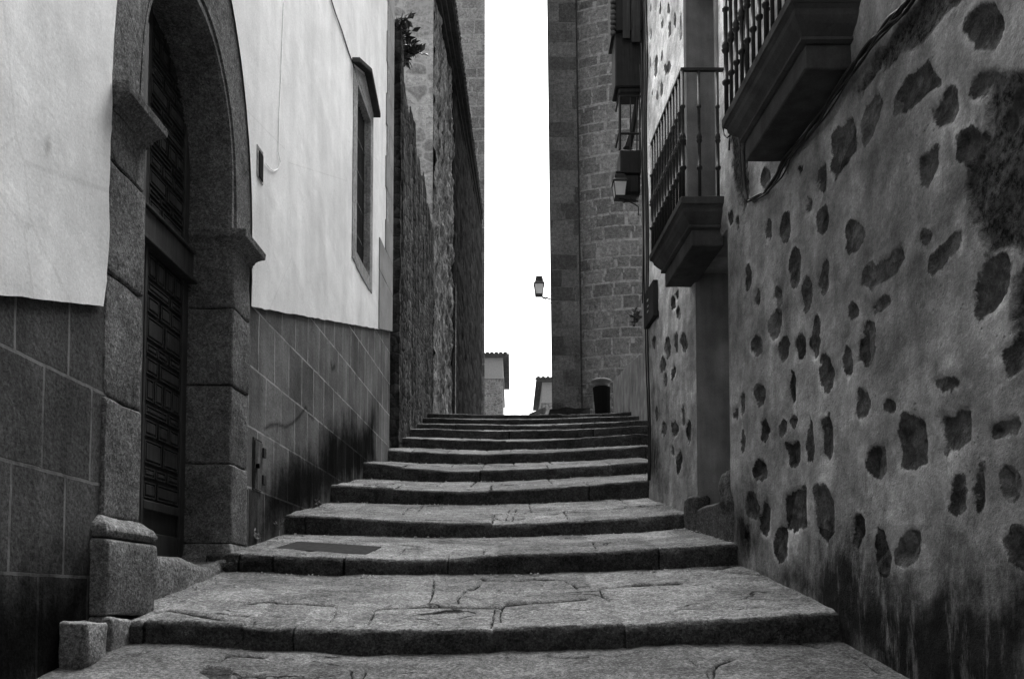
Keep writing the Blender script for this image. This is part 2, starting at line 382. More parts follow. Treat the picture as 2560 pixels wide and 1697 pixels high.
M['leaf']=flat('dark_leaf',.035,.5); M['leaf2']=flat('weed_leaf',.09,.6); M['far_paint']=flat('pale_cornice',.33)
M['bin']=flat('bin_metal',.009,.9); M['binrim']=flat('bin_rim_metal',.13,.5)
def glass():
    m=NT('lantern_glass'); m.b.inputs['Roughness'].default_value=.5
    n=m.noise(8,3); m.done(m.lin(n,.3,.7,.7,.85),None,rough=.6)
    tr=m.n('ShaderNodeBsdfTranslucent'); tr.inputs[0].default_value=(.75,.75,.75,1); mx=m.n('ShaderNodeMixShader'); mx.inputs[0].default_value=.55
    m.t.links.new(m.b.outputs[0],mx.inputs[1]); m.t.links.new(tr.outputs[0],mx.inputs[2]); m.t.links.new(mx.outputs[0],m.out.inputs[0]); return m.m
M['glass']=glass()
def pane():
    s=NT('window_glass'); return s.done(s.lin(s.noise(3,2),.3,.7,.008,.02),None,rough=.45)
M['pane']=pane()
def earth():
    s=NT('ground_earth'); c=s.math('MULTIPLY',s.lin(s.noise(2,6,.7),.3,.7,.6,1.4),.15); return s.done(c,s.noise(30,5,.7),.6,.02)
M['earth']=earth()

# ------------------------------------------------------------------ world and sun (overcast)
w=bpy.data.worlds.new('World'); sc.world=w; w.use_nodes=True
t=w.node_tree; t.nodes.clear()
sky=t.nodes.new('ShaderNodeTexSky'); sky.sky_type='NISHITA'; sky.sun_disc=False
EL,AZ=R(62),R(12)
sky.sun_elevation=EL; sky.sun_rotation=AZ; sky.air_density=1.; sky.dust_density=4.; sky.ozone_density=1.
bw=t.nodes.new('ShaderNodeRGBToBW'); bg=t.nodes.new('ShaderNodeBackground'); bg.inputs[1].default_value=.07
wo=t.nodes.new('ShaderNodeOutputWorld')
t.links.new(sky.outputs[0],bw.inputs[0]); t.links.new(bw.outputs[0],bg.inputs[0]); t.links.new(bg.outputs[0],wo.inputs[0])
sl=bpy.data.lights.new('sun','SUN'); sl.energy=1.5; sl.angle=R(40); sl.color=(1,1,1)
so=bpy.data.objects.new('sun',sl); COL.objects.link(so)
sd_=Vector((math.sin(AZ)*math.cos(EL),math.cos(AZ)*math.cos(EL),math.sin(EL)))
so.rotation_euler=sd_.to_track_quat('Z','Y').to_euler(); so.location=(0,0,40)
sc.view_settings.view_transform='Standard'; sc.view_settings.look='None'; sc.view_settings.gamma=1; sc.view_settings.use_curve_mapping=False
sc.view_settings.exposure=3.0

# ------------------------------------------------------------------ the stairway
RY=[4.0,5.42,6.7,8.15,9.65,11.26,12.6,13.7,14.8,15.9,17.0]
NOSE=[[(330,1427),(600,1442),(900,1450),(1150,1448),(1400,1440),(1700,1425),(1935,1405)],
[(560,1275),(800,1285),(1000,1290),(1150,1279),(1400,1273),(1700,1252)],
[(660,1185),(800,1195),(1000,1205),(1140,1208),(1300,1200),(1500,1188),(1588,1178)],
[(765,1118),(900,1125),(1050,1132),(1200,1128),(1350,1120),(1520,1106)],
[(838,1066),(950,1078),(1050,1085),(1150,1085),(1300,1078),(1500,1065)],
[(893,1037),(1000,1043),(1100,1047),(1250,1043),(1400,1035),(1497,1027)],
[(930,1009),(1050,1016),(1150,1018),(1300,1013),(1480,1002)],
[(955,989),(1100,994),(1200,994),(1350,989),(1480,982)],
[(968,976),(1100,980),(1250,981),(1400,976),(1478,970)],
[(975,963),(1100,967),(1250,967),(1478,958)],
[(985,953),(1100,957),(1250,957),(1400,954),(1455,949)]]
FOOT=[[(345,1482),(600,1500),(850,1513),(1150,1508),(1450,1495),(1800,1482),(1930,1478)],
[(555,1316),(800,1323),(1150,1321),(1500,1312),(1710,1298)],
[(650,1230),(900,1236),(1200,1238),(1500,1226),(1585,1216)],
[(760,1156),(950,1161),(1100,1164),(1300,1156),(1520,1145)],
[(830,1103),(1000,1110),(1150,1110),(1300,1102),(1500,1090)],
[(890,1063),(1000,1069),(1150,1069),(1350,1062),(1497,1053)],
[(930,1031),(1100,1038),(1300,1035),(1480,1026)],
[(950,1008),(1150,1013),(1350,1010),(1480,1003)],
[(968,989),(1200,993),(1478,985)],
[(975,976),(1200,979),(1478,971)],
[(985,964),(1200,967),(1455,960)]]
def prof_at(pts,Y):
    xs=[];zs=[]
    for x,y in view(pts):
        a,b,d=ray(x,y); xs.append(a/b*Y); zs.append(d/b*Y)
    return np.array(xs),np.array(zs)
def smooth_interp(x,xs,zs):
    o=0
    for k in (-.16,-.08,0,.08,.16): o=o+np.interp(x+k,xs,zs)
    return o/5
def left_x(Y): return (LC+LM*Y) if Y<11.6 else -1.757-(Y-11.6)*.014
def right_x(Y): return (RC+RM*Y) if Y<8.15 else 1.395+(min(Y,14.)-8.15)*.2
C6=lambda p: crop(800,1200,2.629,p); C5=lambda p: crop(150,1250,3.508,p); C4=lambda p: crop(340,1050,3.585,p); CB=lambda p: crop(1600,850,1.851,p)
JT={0:[C6([(320,885),(345,830),(365,800),(440,788),(700,786),(1000,787),(1150,785),(1185,800),(1210,780),(1400,778),(1640,768),(1740,765)]),
 C6([(905,760),(920,720),(960,690),(1010,685),(1045,655)]),C6([(1050,615),(1090,630),(1230,630),(1400,630),(1600,635),(1640,660),(1690,690)]),
 C6([(1850,700),(1980,697),(2366,692)]),C6([(-60,772),(60,775),(115,795),(95,840),(60,875)]),
 C6([(-700,925),(0,935),(160,940),(290,940),(380,950),(480,948),(560,955),(720,945),(1100,940)]),C6([(1150,800),(1140,860),(1115,920)]),C6([(1205,785),(1190,830),(1185,880)]),
 C6([(750,620),(740,700),(720,760)]),C5([(1560,905),(1650,880),(1800,865),(2050,855),(2280,858)]),
 C5([(840,970),(1000,980),(1250,1000),(1380,1020),(1600,1040),(1720,1060),(2000,1070),(2280,1078)]),C5([(1480,985),(1650,985)]),
 C6([(280,935),(330,915),(470,935)]),C6([(1840,705),(1850,745),(1900,770)]),CB([(350,1085),(420,1100),(600,1120),(640,1110)]),CB([(330,1080),(500,1060),(620,1080)])],
1:[C6([(430,470),(520,440),(560,415),(700,410),(900,408)]),C6([(1072,470),(1080,425),(1115,425)]),C6([(2000,402),(2366,398)]),C6([(1790,405),(1815,450)]),
 C4([(990,1190),(1200,1195),(1480,1160),(1560,1172),(2050,1190)]),C4([(1000,1130),(1250,1085)]),C6([(-200,400),(150,395),(240,385)]),C6([(150,505),(260,490),(420,470)]),C6([(480,395),(700,405)])],
2:[C6([(0,200),(310,210),(500,208)]),C6([(540,205),(580,160),(640,158)]),C6([(620,240),(680,235),(850,236),(1080,232)]),C6([(1250,160),(1225,222)]),C6([(1290,165),(1265,225)]),
 C6([(1130,270),(1200,235),(1400,210),(1640,195),(1760,200)]),C6([(2230,160),(2300,170)])],
3:[C6([(1130,0),(1125,45),(1050,58)]),C6([(700,70),(620,60)]),C6([(1170,10),(1340,8)]),C6([(300,30),(700,34)])]}
RJ={0:[C5([(745,1200)])[0][0],C5([(1610,1200)])[0][0],C5([(2050,1200)])[0][0],C6([(1135,1000)])[0][0],C6([(2000,940)])[0][0]],
1:[C4([(920,1)])[0][0],C4([(1220,1)])[0][0],C4([(1860,1)])[0][0],C6([(840,1)])[0][0],C6([(1165,1)])[0][0],C6([(2232,1)])[0][0]],
2:[C6([(1130,1)])[0][0],C6([(1640,1)])[0][0],760.],3:[C6([(480,1)])[0][0],C6([(1110,1)])[0][0],C6([(1770,1)])[0][0]]}
stair=thing('stone_stairway','timeworn grey granite stairway of eleven sagging steps climbing between the two houses','stairs',(0,4,-.2))
GR_S=.2
rng=random.Random(3)
FRX,FRZ=prof_at(FOOT[0],RY[0])
for i in range(11):
    Y0=RY[i]; last=i==10
    Y1=RY[i+1] if not last else 26.
    nx_,nz_=prof_at(NOSE[i],Y0); fx_,fz_=prof_at(FOOT[i],Y0)
    if not last: bx_,bz_=prof_at(FOOT[i+1],Y1)
    else: bx_,bz_=np.array([-3,4.]),np.array([5.62,5.62])
    res=max(.0085,.0016*Y0)
    xl,xr=left_x(Y0)-.12,right_x(Y0)+.12
    if i>=4: xr=max(xr,.185*Y0)
    NX=int((xr-xl)/res); ny=int(min((Y1-Y0)/(res*1.15),170)); 
    u=np.linspace(0,1,NX)
    rv=[0,.12,.24,.36,.48,.6,.72,.84]; rr=.044 if i<6 else .032
    nose_k=7
    rows=[]
    # joints in the riser
    if i in RJ: js=[(x-1280)/F*Y0 for x in RJ[i]]
    else:
        js=[];x=xl+rng.uniform(.3,.7)
        while x<xr: js.append(x); x+=rng.uniform(.45,1.05)
    js=sorted(js)
    x0=xl+(xr-xl)*u
    zn=smooth_interp(x0,nx_,nz_); zf=smooth_interp(x0,fx_,fz_)-.02
    # one offset for every block of the riser
    blk=np.searchsorted(np.array(js),x0); offY=np.array([rng.uniform(-.014,.014) for _ in range(len(js)+1)])[blk]; offZ=np.array([rng.uniform(-.008,.008) for _ in range(len(js)+1)])[blk]
    jdx=np.min(np.abs(x0[:,None]-np.array(js)[None,:]),axis=1)
    jw=np.array([rng.uniform(.25,1.) for _ in js])[np.argmin(np.abs(x0[:,None]-np.array(js)[None,:]),axis=1)]; jg=np.exp(-(jdx/.008)**2)*jw
    wob=fnoise(x0*2.2,x0*0+i*7.7,i,4)*.020-np.clip(fnoise(x0*7,x0*0+i*2.1,i+5,3)-.35,0,1)*-.05
    zn=zn+offZ+fnoise(x0*3.1,x0*0+i*3.3,i+50,3)*.006
    Ye=Y0+offY+wob
    V=[];G=[];D=[];Wn=[];Tn=[]
    mid=rng.uniform(.42,.6); cutA=np.array(sorted(rng.uniform(xl,xr) for _ in range(5))); cutB=np.array(js)
    tA=np.array([rng.uniform(-1,1) for _ in range(7)]); tB=np.array([rng.uniform(-1,1) for _ in range(len(js)+2)])
    q_=[0.]
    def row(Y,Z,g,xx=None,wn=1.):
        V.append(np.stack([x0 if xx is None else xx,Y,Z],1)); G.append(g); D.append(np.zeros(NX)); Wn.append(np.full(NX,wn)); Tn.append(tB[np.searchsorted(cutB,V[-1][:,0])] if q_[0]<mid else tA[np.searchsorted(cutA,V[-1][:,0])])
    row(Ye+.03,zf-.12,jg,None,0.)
    for q in rv:
        Z=zf+(zn-rr-zf)*q
        n=fnoise(x0*8,Z*11+i*5,i+9,5)*.021+fnoise(x0*30,Z*30,i+19,2)*.005
        base_chip=.018*(1-q)**2
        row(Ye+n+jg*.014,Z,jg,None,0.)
    for k in range(1,nose_k+1):
        a=k/nose_k*math.pi/2
        n=fnoise(x0*10,x0*0+k*.4+i,i+29,5)*.014
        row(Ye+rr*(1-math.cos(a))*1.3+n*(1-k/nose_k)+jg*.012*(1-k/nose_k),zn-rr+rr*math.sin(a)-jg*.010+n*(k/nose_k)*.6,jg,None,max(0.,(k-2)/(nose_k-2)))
    Yn=Ye+rr*1.3
    zb=None
    tm=np.linspace(0,1,ny)[1:]
    z0m=float(np.mean(zn)); zbm=float(np.mean(np.interp(np.linspace(bx_[0],bx_[-1],30),bx_,bz_)))
    s_=(zbm-z0m)/(Y1-Y0)
    polys=[]
    for P in JT.get(i,[]):
        q=[]
        for x,y in P:
            a,b,d=ray(x,y); tt=(z0m-s_*Y0)/(d-s_*b); q.append((tt*a,tt*b))
        polys.append(q)
    if i>=2 and not last:
        yj=mid*(Y1-Y0)+Y0; px=xl
        L=[(xl,yj)]
        while px<xr: px+=rng.uniform(.2,.5); L.append((px,yj+rng.uniform(-.03,.03)))
        polys.append(L)
        for xx in cutA: polys.append([(xx,yj),(xx+rng.uniform(-.03,.03),Y1)])
        for xx in js: polys.append([(xx,yj),(xx,Y0+.02)])
    for q in tm:
        q_[0]=q
        Yt=Yn+(Y1+.06-Yn)*q
        xll=left_x(Y0+(Y1-Y0)*q)-.12; xrr=(right_x(Y0+(Y1-Y0)*q)+.12) if i<4 else xr
        xx=xll+(xrr-xll)*u
        zb=smooth_interp(xx,bx_,bz_)
        Z=zn+(zb-zn)*q
        g=jg*math.exp(-(q*(Y1-Y0)/.10)**2) if i not in JT else jg*math.exp(-(q*(Y1-Y0)/.04)**2)
        for P in polys:
            ys=[p[1] for p in P]
            if Yt.mean()<min(ys)-.1 or Yt.mean()>max(ys)+.1: continue
            dd=seg_dist(xx+fnoise(xx*16,Yt*16,3,4)*.010,(Yt+fnoise(xx*14,Yt*14,8,3)*.009)*.34,[(p[0],p[1]*.34) for p in P])
            wd=.0066*(1+.7*fnoise(xx*7,Yt*7,5,4))*(1 if i<3 else 1.6)
            g=np.maximum(g,np.exp(-(dd/np.maximum(wd,.002))**2))
        n=fnoise(xx*5,Yt*5,i+70,4)*.010+fnoise(xx*1.3,Yt*1.3,i+80,2)*.012*math.sin(math.pi*q)
        Z=Z+n-.02*g
        row(Yt,Z,g,xx)
    V=np.concatenate(V); nr=len(G)
    mk('step',V.tolist(),gridfaces(nr,NX),M['step'],stair,True,{'groove':np.concatenate(G),'dark':np.concatenate(D),'lit_tone':np.concatenate(Wn),'tone':np.concatenate(Tn)})

# foreground pavement (Y -4 .. 4)
def pave():
    ys=np.concatenate([np.linspace(-9,2.6,24)[:-1],np.linspace(2.6,4.12,170)]); nx=520
    V=[];G=[];D=[]
    fm=float(np.mean(FRZ))
    tr=[C6([(-300,1275),(0,1280),(300,1280),(370,1295)]),C6([(270,1265),(300,1200)]),C6([(205,1250),(215,1190)]),C6([(430,1305),(520,1285),(780,1265),(900,1268),(1400,1272)]),
        C5([(1410,1395),(1470,1350),(1540,1340),(1800,1345)]),C5([(1500,1568),(1600,1500),(1720,1490),(1790,1510)]),CB([(235,1480),(300,1530),(320,1568)]),CB([(340,1568),(350,1510),(420,1490)]),
        CB([(740,1425),(880,1465),(960,1480),(1050,1530),(1100,1565)]),C5([(650,1410),(700,1380),(760,1370)]),C6([(1500,1130),(1700,1150),(1760,1140)])]
    polys=[]
    def un(x,y):
        a,b,d=ray(x,y); tt=(fm-GR_S*4)/(d-GR_S*b); return (tt*a,tt*b)
    for P in tr: polys.append([un(x,y) for x,y in P])
    dkp=[[un(x,y) for x,y in C5([(1225,1485),(1280,1432),(1510,1455),(1480,1545),(1330,1550)])]]
    rg=random.Random(8)
    for k in range(8):
        y=-3.6+k*.8; polys.append([(-2.3,y),(-1,y+rg.uniform(-.05,.05)),(0,y+rg.uniform(-.05,.05)),(2.2,y)])
        for q in range(4): x=rg.uniform(-2,2); polys.append([(x,y),(x+.05,y+.8)])
    for Y in ys:
        x=np.linspace(left_x(Y)-.1,right_x(Y)+.1,nx); yy=np.full(nx,Y)
        zf=smooth_interp(x/1.0,FRX,FRZ)
        Z=zf*(Y>2)*1.0+(fm)*(Y<=2)-GR_S*(4-Y)
        g=np.zeros(nx)
        for P in polys:
            yv=[p[1] for p in P]
            if Y<min(yv)-.08 or Y>max(yv)+.08: continue
            dd=seg_dist(x+fnoise(x*14,yy*14,3,3)*.007,(yy+fnoise(x*14,yy*14,8,3)*.009)*.34,[(p[0],p[1]*.34) for p in P])
            g=np.maximum(g,np.exp(-(dd/np.maximum(.0058*(1+.9*fnoise(x*5,yy*5,5,3)),.002))**2))
        Z=Z+fnoise(x*4,yy*4,91,4)*.012-.02*g
        dk=sstep(.006,-.006,sdf(x,yy,dkp,.1)+fnoise(x*20,yy*20,4,2)*.006)
        V.append(np.stack([x,yy,Z-dk*.012],1)); G.append(g); D.append(dk)
    mk('pavement',np.concatenate(V).tolist(),gridfaces(len(ys),nx),M['pave'],None,True,{'groove':np.concatenate(G),'dark':np.concatenate(D),'lit_tone':np.ones(len(ys)*nx),'tone':fnoise(np.concatenate(V)[:,0]*.9,np.concatenate(V)[:,1]*.9,44,2)})['kind']='structure'
pave()
# ground sheet to the horizon, following the hill under the steps
gy=[-600,-60,-9,0,4,17,24,28,60,600]; gz=[-3.2,-3.2,-3.2,-1.35,-.62,3.3,5.2,5.6,5.6,5.6]
V=[];xs=[-600,-60,-10,-3,0,3,10,60,600]
for y,z in zip(gy,gz):
    for x in xs: V.append((x,y,z))
mk('ground',V,gridfaces(len(gy),len(xs)),M['earth'])['kind']='structure'

# ------------------------------------------------------------------ the white house on the left
house=thing('white_house','white stuccoed house with grey dado and arched granite doorway left of the steps','house',(-2.1,5,0))
EXC,EXA,EXB=4.83,.975,1.9; INC,INA,INB=4.83,.62,.85; ZI=2.53; ZS=2.9
def dado_top(Y): return 1.226+(Y-3.13)*.305 if Y<3.86 else 2.18+(Y-5.82)*.307
def wall_cols(name,cols,zlo,zhi,off,mat,nz,rep=None,stain=None,grv=None,hole=None,rag=None):
    """front sheet of a wall made of columns, each from zlo(Y) to zhi(Y)"""
    V=[];A=[];Gv=[]
    ncol=len(cols)
    zs=[]
    for k in range(nz+1):
        for Y in cols:
            a,b=zlo(Y),zhi(Y); zz=a+(b-a)*k/nz
            o=off+float(fnoise(np.array(Y*.9),np.array(zz*.9),5,3))*.004+float(fnoise(np.array(Y*6),np.array(zz*6),6,2))*.002
            Yr=Y+(float(fnoise(np.array(zz*5),np.array(Y),41,5))*.016 if rag is not None and abs(Y-cols[rag])<1e-6 and zz<ZI+.1 else 0)
            V.append(Lf(Yr,o,zz)); zs.append((Y,zz))
    P=np.array(zs); f=gridfaces(nz+1,ncol)
    if hole:
        f=[q for q in f if not hole(sum(P[v,0] for v in q)/4,sum(P[v,1] for v in q)/4)]
    st=sdf(P[:,0],P[:,1],stain,.5) if stain else np.full(len(P),.5)
    gr=np.zeros(len(P))
    for g,wd in (grv or []): gr=np.maximum(gr,np.exp(-(seg_dist(P[:,0],P[:,1],g)/wd)**2))
    return mk(name,V,f,mat,house,True,{'stain':st,'groove':gr})
WY0,WY1,WZ0,WZ1=9.09,9.82,4.04,6.03
HY1=11.35
def jit(k,a): return float(fnoise(np.array(k*9.),np.array(1.3),33,4))*a*.9
# stucco: left piece, over the arch, right piece
TOP=9.6
cl=list(np.linspace(-9,2.4,12))+list(np.linspace(2.55,3.86,40))
pl=[on_line(x,y,LC,LM) for x,y in crop(0,0,1.845,[(0,575),(60,600),(110,630),(190,660),(300,765),(420,800)])]
pl2=[on_line(x,y,LC,LM) for x,y in crop(0,0,1.845,[(190,640),(205,760)])]
pl3=[on_line(x,y,LC,LM) for x,y in crop(0,0,1.845,[(20,1180),(130,1190),(300,1195),(440,1210)])]
wall_cols('wall',cl,lambda Y:dado_top(min(Y,3.86))-.012+jit(Y,.008),lambda Y:TOP,.022,M['stucco'],260,grv=[(pl2,.012)],rag=-1)
def ext(Y): 
    q=1-((Y-EXC)/EXA)**2
    return ZI+EXB*math.sqrt(max(q,0))
ca=[EXC-EXA+1e-4]+[EXC+EXA*math.sin(a) for a in np.linspace(-math.pi/2+.02,math.pi/2-.02,70)]+[EXC+EXA-1e-4]
wall_cols('wall',ca,lambda Y:ext(Y)-.01,lambda Y:TOP,.0225,M['stucco'],60)
cr=sorted(list(np.linspace(5.80,9.0,80))+[WY0,WY1]+list(np.linspace(9.2,9.75,12))+list(np.linspace(9.9,HY1,30)))
# rows for the right piece follow the window: three bands
lz=lambda Y:dado_top(Y)-.012+jit(Y,.010)
wire=[on_line(x,y,LC,LM) for x,y in crop(560,0,1.845,[(290,1150),(400,1240),(540,1300)])]
def band(a,b,nz,hole=None,grv=None): wall_cols('wall',cr,a,b,.0225,M['stucco'],nz,hole=hole,grv=grv,rag=0)
band(lz,lambda Y:WZ0,40)
band(lambda Y:WZ0,lambda Y:WZ1,40,hole=lambda Y,z:WY0<Y<WY1)
band(lambda Y:WZ1,lambda Y:TOP,60)
# dado
S1=[on_line(x,y,LC,LM) for x,y in view([(-60,1345),(80,1335),(205,1330),(205,1600),(-200,1700)])]
cd=list(np.linspace(-9,2.4,12))+list(np.linspace(2.5,3.9,60))
wall_cols('dado',cd,lambda Y:-3.3 if Y<2.4 else -1.2,lambda Y:dado_top(min(Y,3.86))+.01,.004,M['dado1'],170,stain=[S1])
S2=[on_line(x,y,LC,LM) for x,y in view([(604,1240),(606,1120),(640,1090),(690,1050),(730,1050),(750,1010),(790,975),(830,985),(862,960),(868,1075),(800,1120),(700,1200)])]
cr_=[on_line(x,y,LC,LM) for x,y in crop(560,750,2.24,[(225,720),(260,700),(295,695),(340,710),(380,690),(420,650),(455,600),(470,640),(500,665)])]
cr2=[on_line(x,y,LC,LM) for x,y in crop(560,750,2.24,[(598,355),(602,388),(618,372)])]
cr3=[on_line(x,y,LC,LM) for x,y in crop(560,750,2.24,[(292,680),(294,735)])]
cd=list(np.linspace(5.76,HY1,200))
wall_cols('dado',cd,lambda Y:(-.3 if Y<6 else (Y-4)*.2-.4),lambda Y:dado_top(Y)+.01,.004,M['dado2'],130,stain=[S2],grv=[(cr_,.017),(cr2,.028),(cr3,.015)])
# body of the house behind the sheets
b=MB(); b.hexa(lambda Y,o,z:(o if o<-3 else LC+LM*Y+o,Y,z),-9,3.95,-9,-.02,-3.3,TOP); b.hexa(lambda Y,o,z:(o if o<-3 else LC+LM*Y+o,Y,z),5.72,9.0,-9,-.02,-3.3,TOP)
b.hexa(lambda Y,o,z:(o if o<-3 else LC+LM*Y+o,Y,z),9.9,HY1-.004,-9,-.02,-3.3,TOP-.003)
b.hexa(lambda Y,o,z:(o if o<-3 else LC+LM*Y+o,Y,z),3.96,5.71,-9,-.6,-2.2,TOP-.004); b.hexa(lambda Y,o,z:(o if o<-3 else LC+LM*Y+o,Y,z),9.01,9.89,-9,-.35,-2.2,TOP-.004)
b.hexa(lambda Y,o,z:(LC+LM*Y+o,Y,z),3.96,5.71,-.6,-.02,4.45,TOP-.006)
b.build('house_body',M['quoin'],house)
# quoins at the far corner
b=MB(); b.loft([[Lf(y,o,z) for y,z in ((10.42,dado_top(10.42)-.01),(HY1+.012,dado_top(HY1)-.01),(HY1+.012,4.375),(10.42,4.375))] for o in (0,.038)]); z=4.38; k=0
while z<TOP-.4:
    y0=10.42 if z<4.8 else (10.84 if k%2 else 11.03)
    b.hexa(Lf,y0+jit(k*.7,.02),HY1+.012,.0,.038,z+.005,z+.445); z+=.45; k+=1
b.build('quoin',M['quoin'],house,bevel=.006,seg=1)
b=MB(); b.hexa(Lf,10.90,HY1+.006,.0,.035,4.2,TOP-.3); b.build('quoin_joint',M['band'],house)

# doorway: blocks of granite
def arch():
    b=MB()
    # stilted voussoir ring between intrados and extrados
    N=72; 
    cuts=[0,8,22,36,50,64,72]
    def inn(t):  # t 0..1 from left impost to right impost
        L=ZS-ZI; arc=math.pi*.5*(INA+INB)*1.0; tot=2*L+arc; s=t*tot
        if s<L: return (INC-INA,ZI+s)
        if s>tot-L: return (INC+INA,ZI+tot-s)
        a=(s-L)/arc*math.pi; return (INC-INA*math.cos(a),ZS+INB*math.sin(a))
    def out(t):
        a=t*math.pi; return (EXC-EXA*math.cos(a),ZI+EXB*math.sin(a))
    for c0,c1 in zip(cuts[:-1],cuts[1:]):
        rings=[]
        for j in range(c0,c1+1):
            t=j/N
            if j==c0 and c0>0: t+=.0004
            if j==c1 and c1<N: t-=.0004
            iy,iz=inn(t); oy,oz=out(t)
            dy,dz=oy-iy,oz-iz; L=math.hypot(dy,dz); dy/=L; dz/=L
            prof=[(oy,oz,-.3),(oy,oz,.012),(iy+dy*.075,iz+dz*.075,.012),(iy+dy*.070,iz+dz*.070,-.02),(iy+dy*.048,iz+dz*.048,-.022),(iy+dy*.042,iz+dz*.042,.004),(iy+dy*.006,iz+dz*.006,.002),(iy,iz,-.02),(iy,iz,-.42),(oy,oz,-.42)]
            rings.append([Lf(y,o,z) for y,z,o in prof])
        b.loft(rings)
    return b
def jamb_blocks(which):
    b=MB(); rg=random.Random(2)
    for side,y0,y1,zz in ((-1,3.86,4.235,[.40,1.0,1.62,2.19,2.55]),(1,5.475,5.80,[.38,.94,1.49,2.03,2.55])):
        if side!=which: continue
        for a,c in zip(zz[:-1],zz[1:]):
            e=rg.uniform(-.006,.008)
            b.hexa(Lf,y0+rg.uniform(-.004,.004),y1+rg.uniform(-.008,.008),-.42,.012+e,a+.003,c-.003)
    return b
surround=arch().build('door_surround',M['arch'],house)
for sd__ in (-1,1): jamb_blocks(sd__).build('door_jamb',M['jamb'],surround,bevel=.022,seg=3,sub=3,rough=.010,rscale=6,smooth=True)
def impost(y0,y1,inner,outer,name):
    b=MB(); rings=[]
    for z,p in ((2.445,.0),(2.45,.010),(2.47,.013),(2.474,.022),(2.493,.028),(2.512,.048),(2.524,.068),(2.528,.08),(2.535,.088),(2.576,.092),(2.586,.082)):
        a=y0-(p*.45 if inner<0 else p*.35); c=y1+(p*.35 if inner<0 else p*.6)
        if inner<0: a=y0-p*.25; c=y1+p*.45
        rings.append([Lf(a,-.42,z),Lf(c,-.42,z),Lf(c,.014+p,z),Lf(a,.014+p,z)])
    b.loft(rings); return b.build(name,M['jamb'],surround,rough=.0018,sub=1,rscale=9)
impost(3.885,4.235,-1,1,'impost'); impost(5.475,5.80,1,1,'impost')
# left plinth (big squared block with a sloping cap) and right plinth
b=MB(); b.hexa(Lf,3.79,4.30,-.4,.085,-.085,.295); b.build('plinth',M['plinth'],surround,bevel=.028,seg=3,sub=3,rough=.012,rscale=6,smooth=True)
b=MB(); b.loft([[Lf(3.80-0,-.4,.30),Lf(4.29,-.4,.30),Lf(4.29,.075,.30),Lf(3.80,.075,.30)],[Lf(3.79,-.4,.335),Lf(4.30,-.4,.335),Lf(4.30,.085,.335),Lf(3.79,.085,.335)],[Lf(3.80,-.4,.365),Lf(4.28,-.4,.365),Lf(4.28,.07,.365),Lf(3.80,.07,.365)],[Lf(3.85,-.4,.41),Lf(4.24,-.4,.41),Lf(4.24,.018,.41),Lf(3.85,.018,.41)]])
b.build('plinth_cap',M['plinth'],surround,bevel=.012,seg=2,sub=3,rough=.012,rscale=6,smooth=True)
b=MB(); b.hexa(Lf,5.40,5.86,-.42,.07,.02,.20); b.build('plinth',M['plinth'],surround,bevel=.02,seg=3,sub=3,rough=.01,rscale=6,smooth=True)
b=MB(); b.loft([[Lf(5.41,-.42,.205),Lf(5.85,-.42,.205),Lf(5.85,.065,.205),Lf(5.41,.065,.205)],[Lf(5.40,-.42,.25),Lf(5.87,-.42,.25),Lf(5.87,.075,.25),Lf(5.40,.075,.25)],[Lf(5.44,-.42,.30),Lf(5.84,-.42,.30),Lf(5.84,.045,.30),Lf(5.44,.045,.30)],[Lf(5.47,-.42,.385),Lf(5.81,-.42,.385),Lf(5.81,.014,.385),Lf(5.47,.014,.385)]])
b.build('plinth_cap',M['plinth'],surround,bevel=.01,seg=2,sub=3,rough=.01,rscale=6,smooth=True)
# dished threshold stone
tp_=[on_line(x,y,LC-.05,LM) for x,y in ((372,1390),(410,1390),(444,1394),(475,1408),(502,1420),(525,1411),(551,1401),(575,1400))]
b=MB(); rings=[]
for q in np.linspace(0,1,40):
    Y=4.24+q*(5.62-4.24); zt=float(np.mean([np.interp(Y+e,[p[0] for p in tp_],[p[1] for p in tp_]) for e in (-.05,0,.05)])); bul=-.09+.02*math.sin(math.pi*q)+.012*float(vnoise(np.array(q*9),np.array(.2),4))
    rings.append([Lf(Y,-.45,zt-.5),Lf(Y,.06+bul,zt-.55),Lf(Y,.065+bul,zt-.05),Lf(Y,.05+bul,zt-.015),Lf(Y,.01+bul*.6,zt),Lf(Y,-.45,zt+.012)])
b.loft(rings); b.build('threshold',M['plinth'],surround,smooth=True,sub=1,rough=.008,rscale=8)
# the door
door=MB()
DO=-.315
door.hexa(Lf,4.10,5.60,DO-.06,DO,.20,3.9)
door=door.build('door',M['wood2'],house)
b=MB()
for y0,y1 in ((4.2,4.30),(4.78,4.89),(5.38,5.46)): b.hexa(Lf,y0,y1,DO,DO+.022,.22,3.75)
b.hexa(Lf,4.815,4.855,DO+.022,DO+.04,.22,2.20)
for z0,z1 in ((.22,.42),(.56,.62)): b.hexa(Lf,4.30,4.78,DO,DO+.02,z0,z1); b.hexa(Lf,4.89,5.38,DO,DO+.02,z0,z1)
b.build('door_frame',M['wood'],door,bevel=.006,seg=1)
b=MB(); b.hexa(Lf,4.2,5.46,DO,DO+.055,2.22,2.40); b.hexa(Lf,4.2,5.46,DO,DO+.075,2.40,2.425); b.hexa(Lf,4.2,5.46,DO,DO+.085,2.19,2.22); b.build('transom',M['wood'],door,bevel=.005,seg=1)
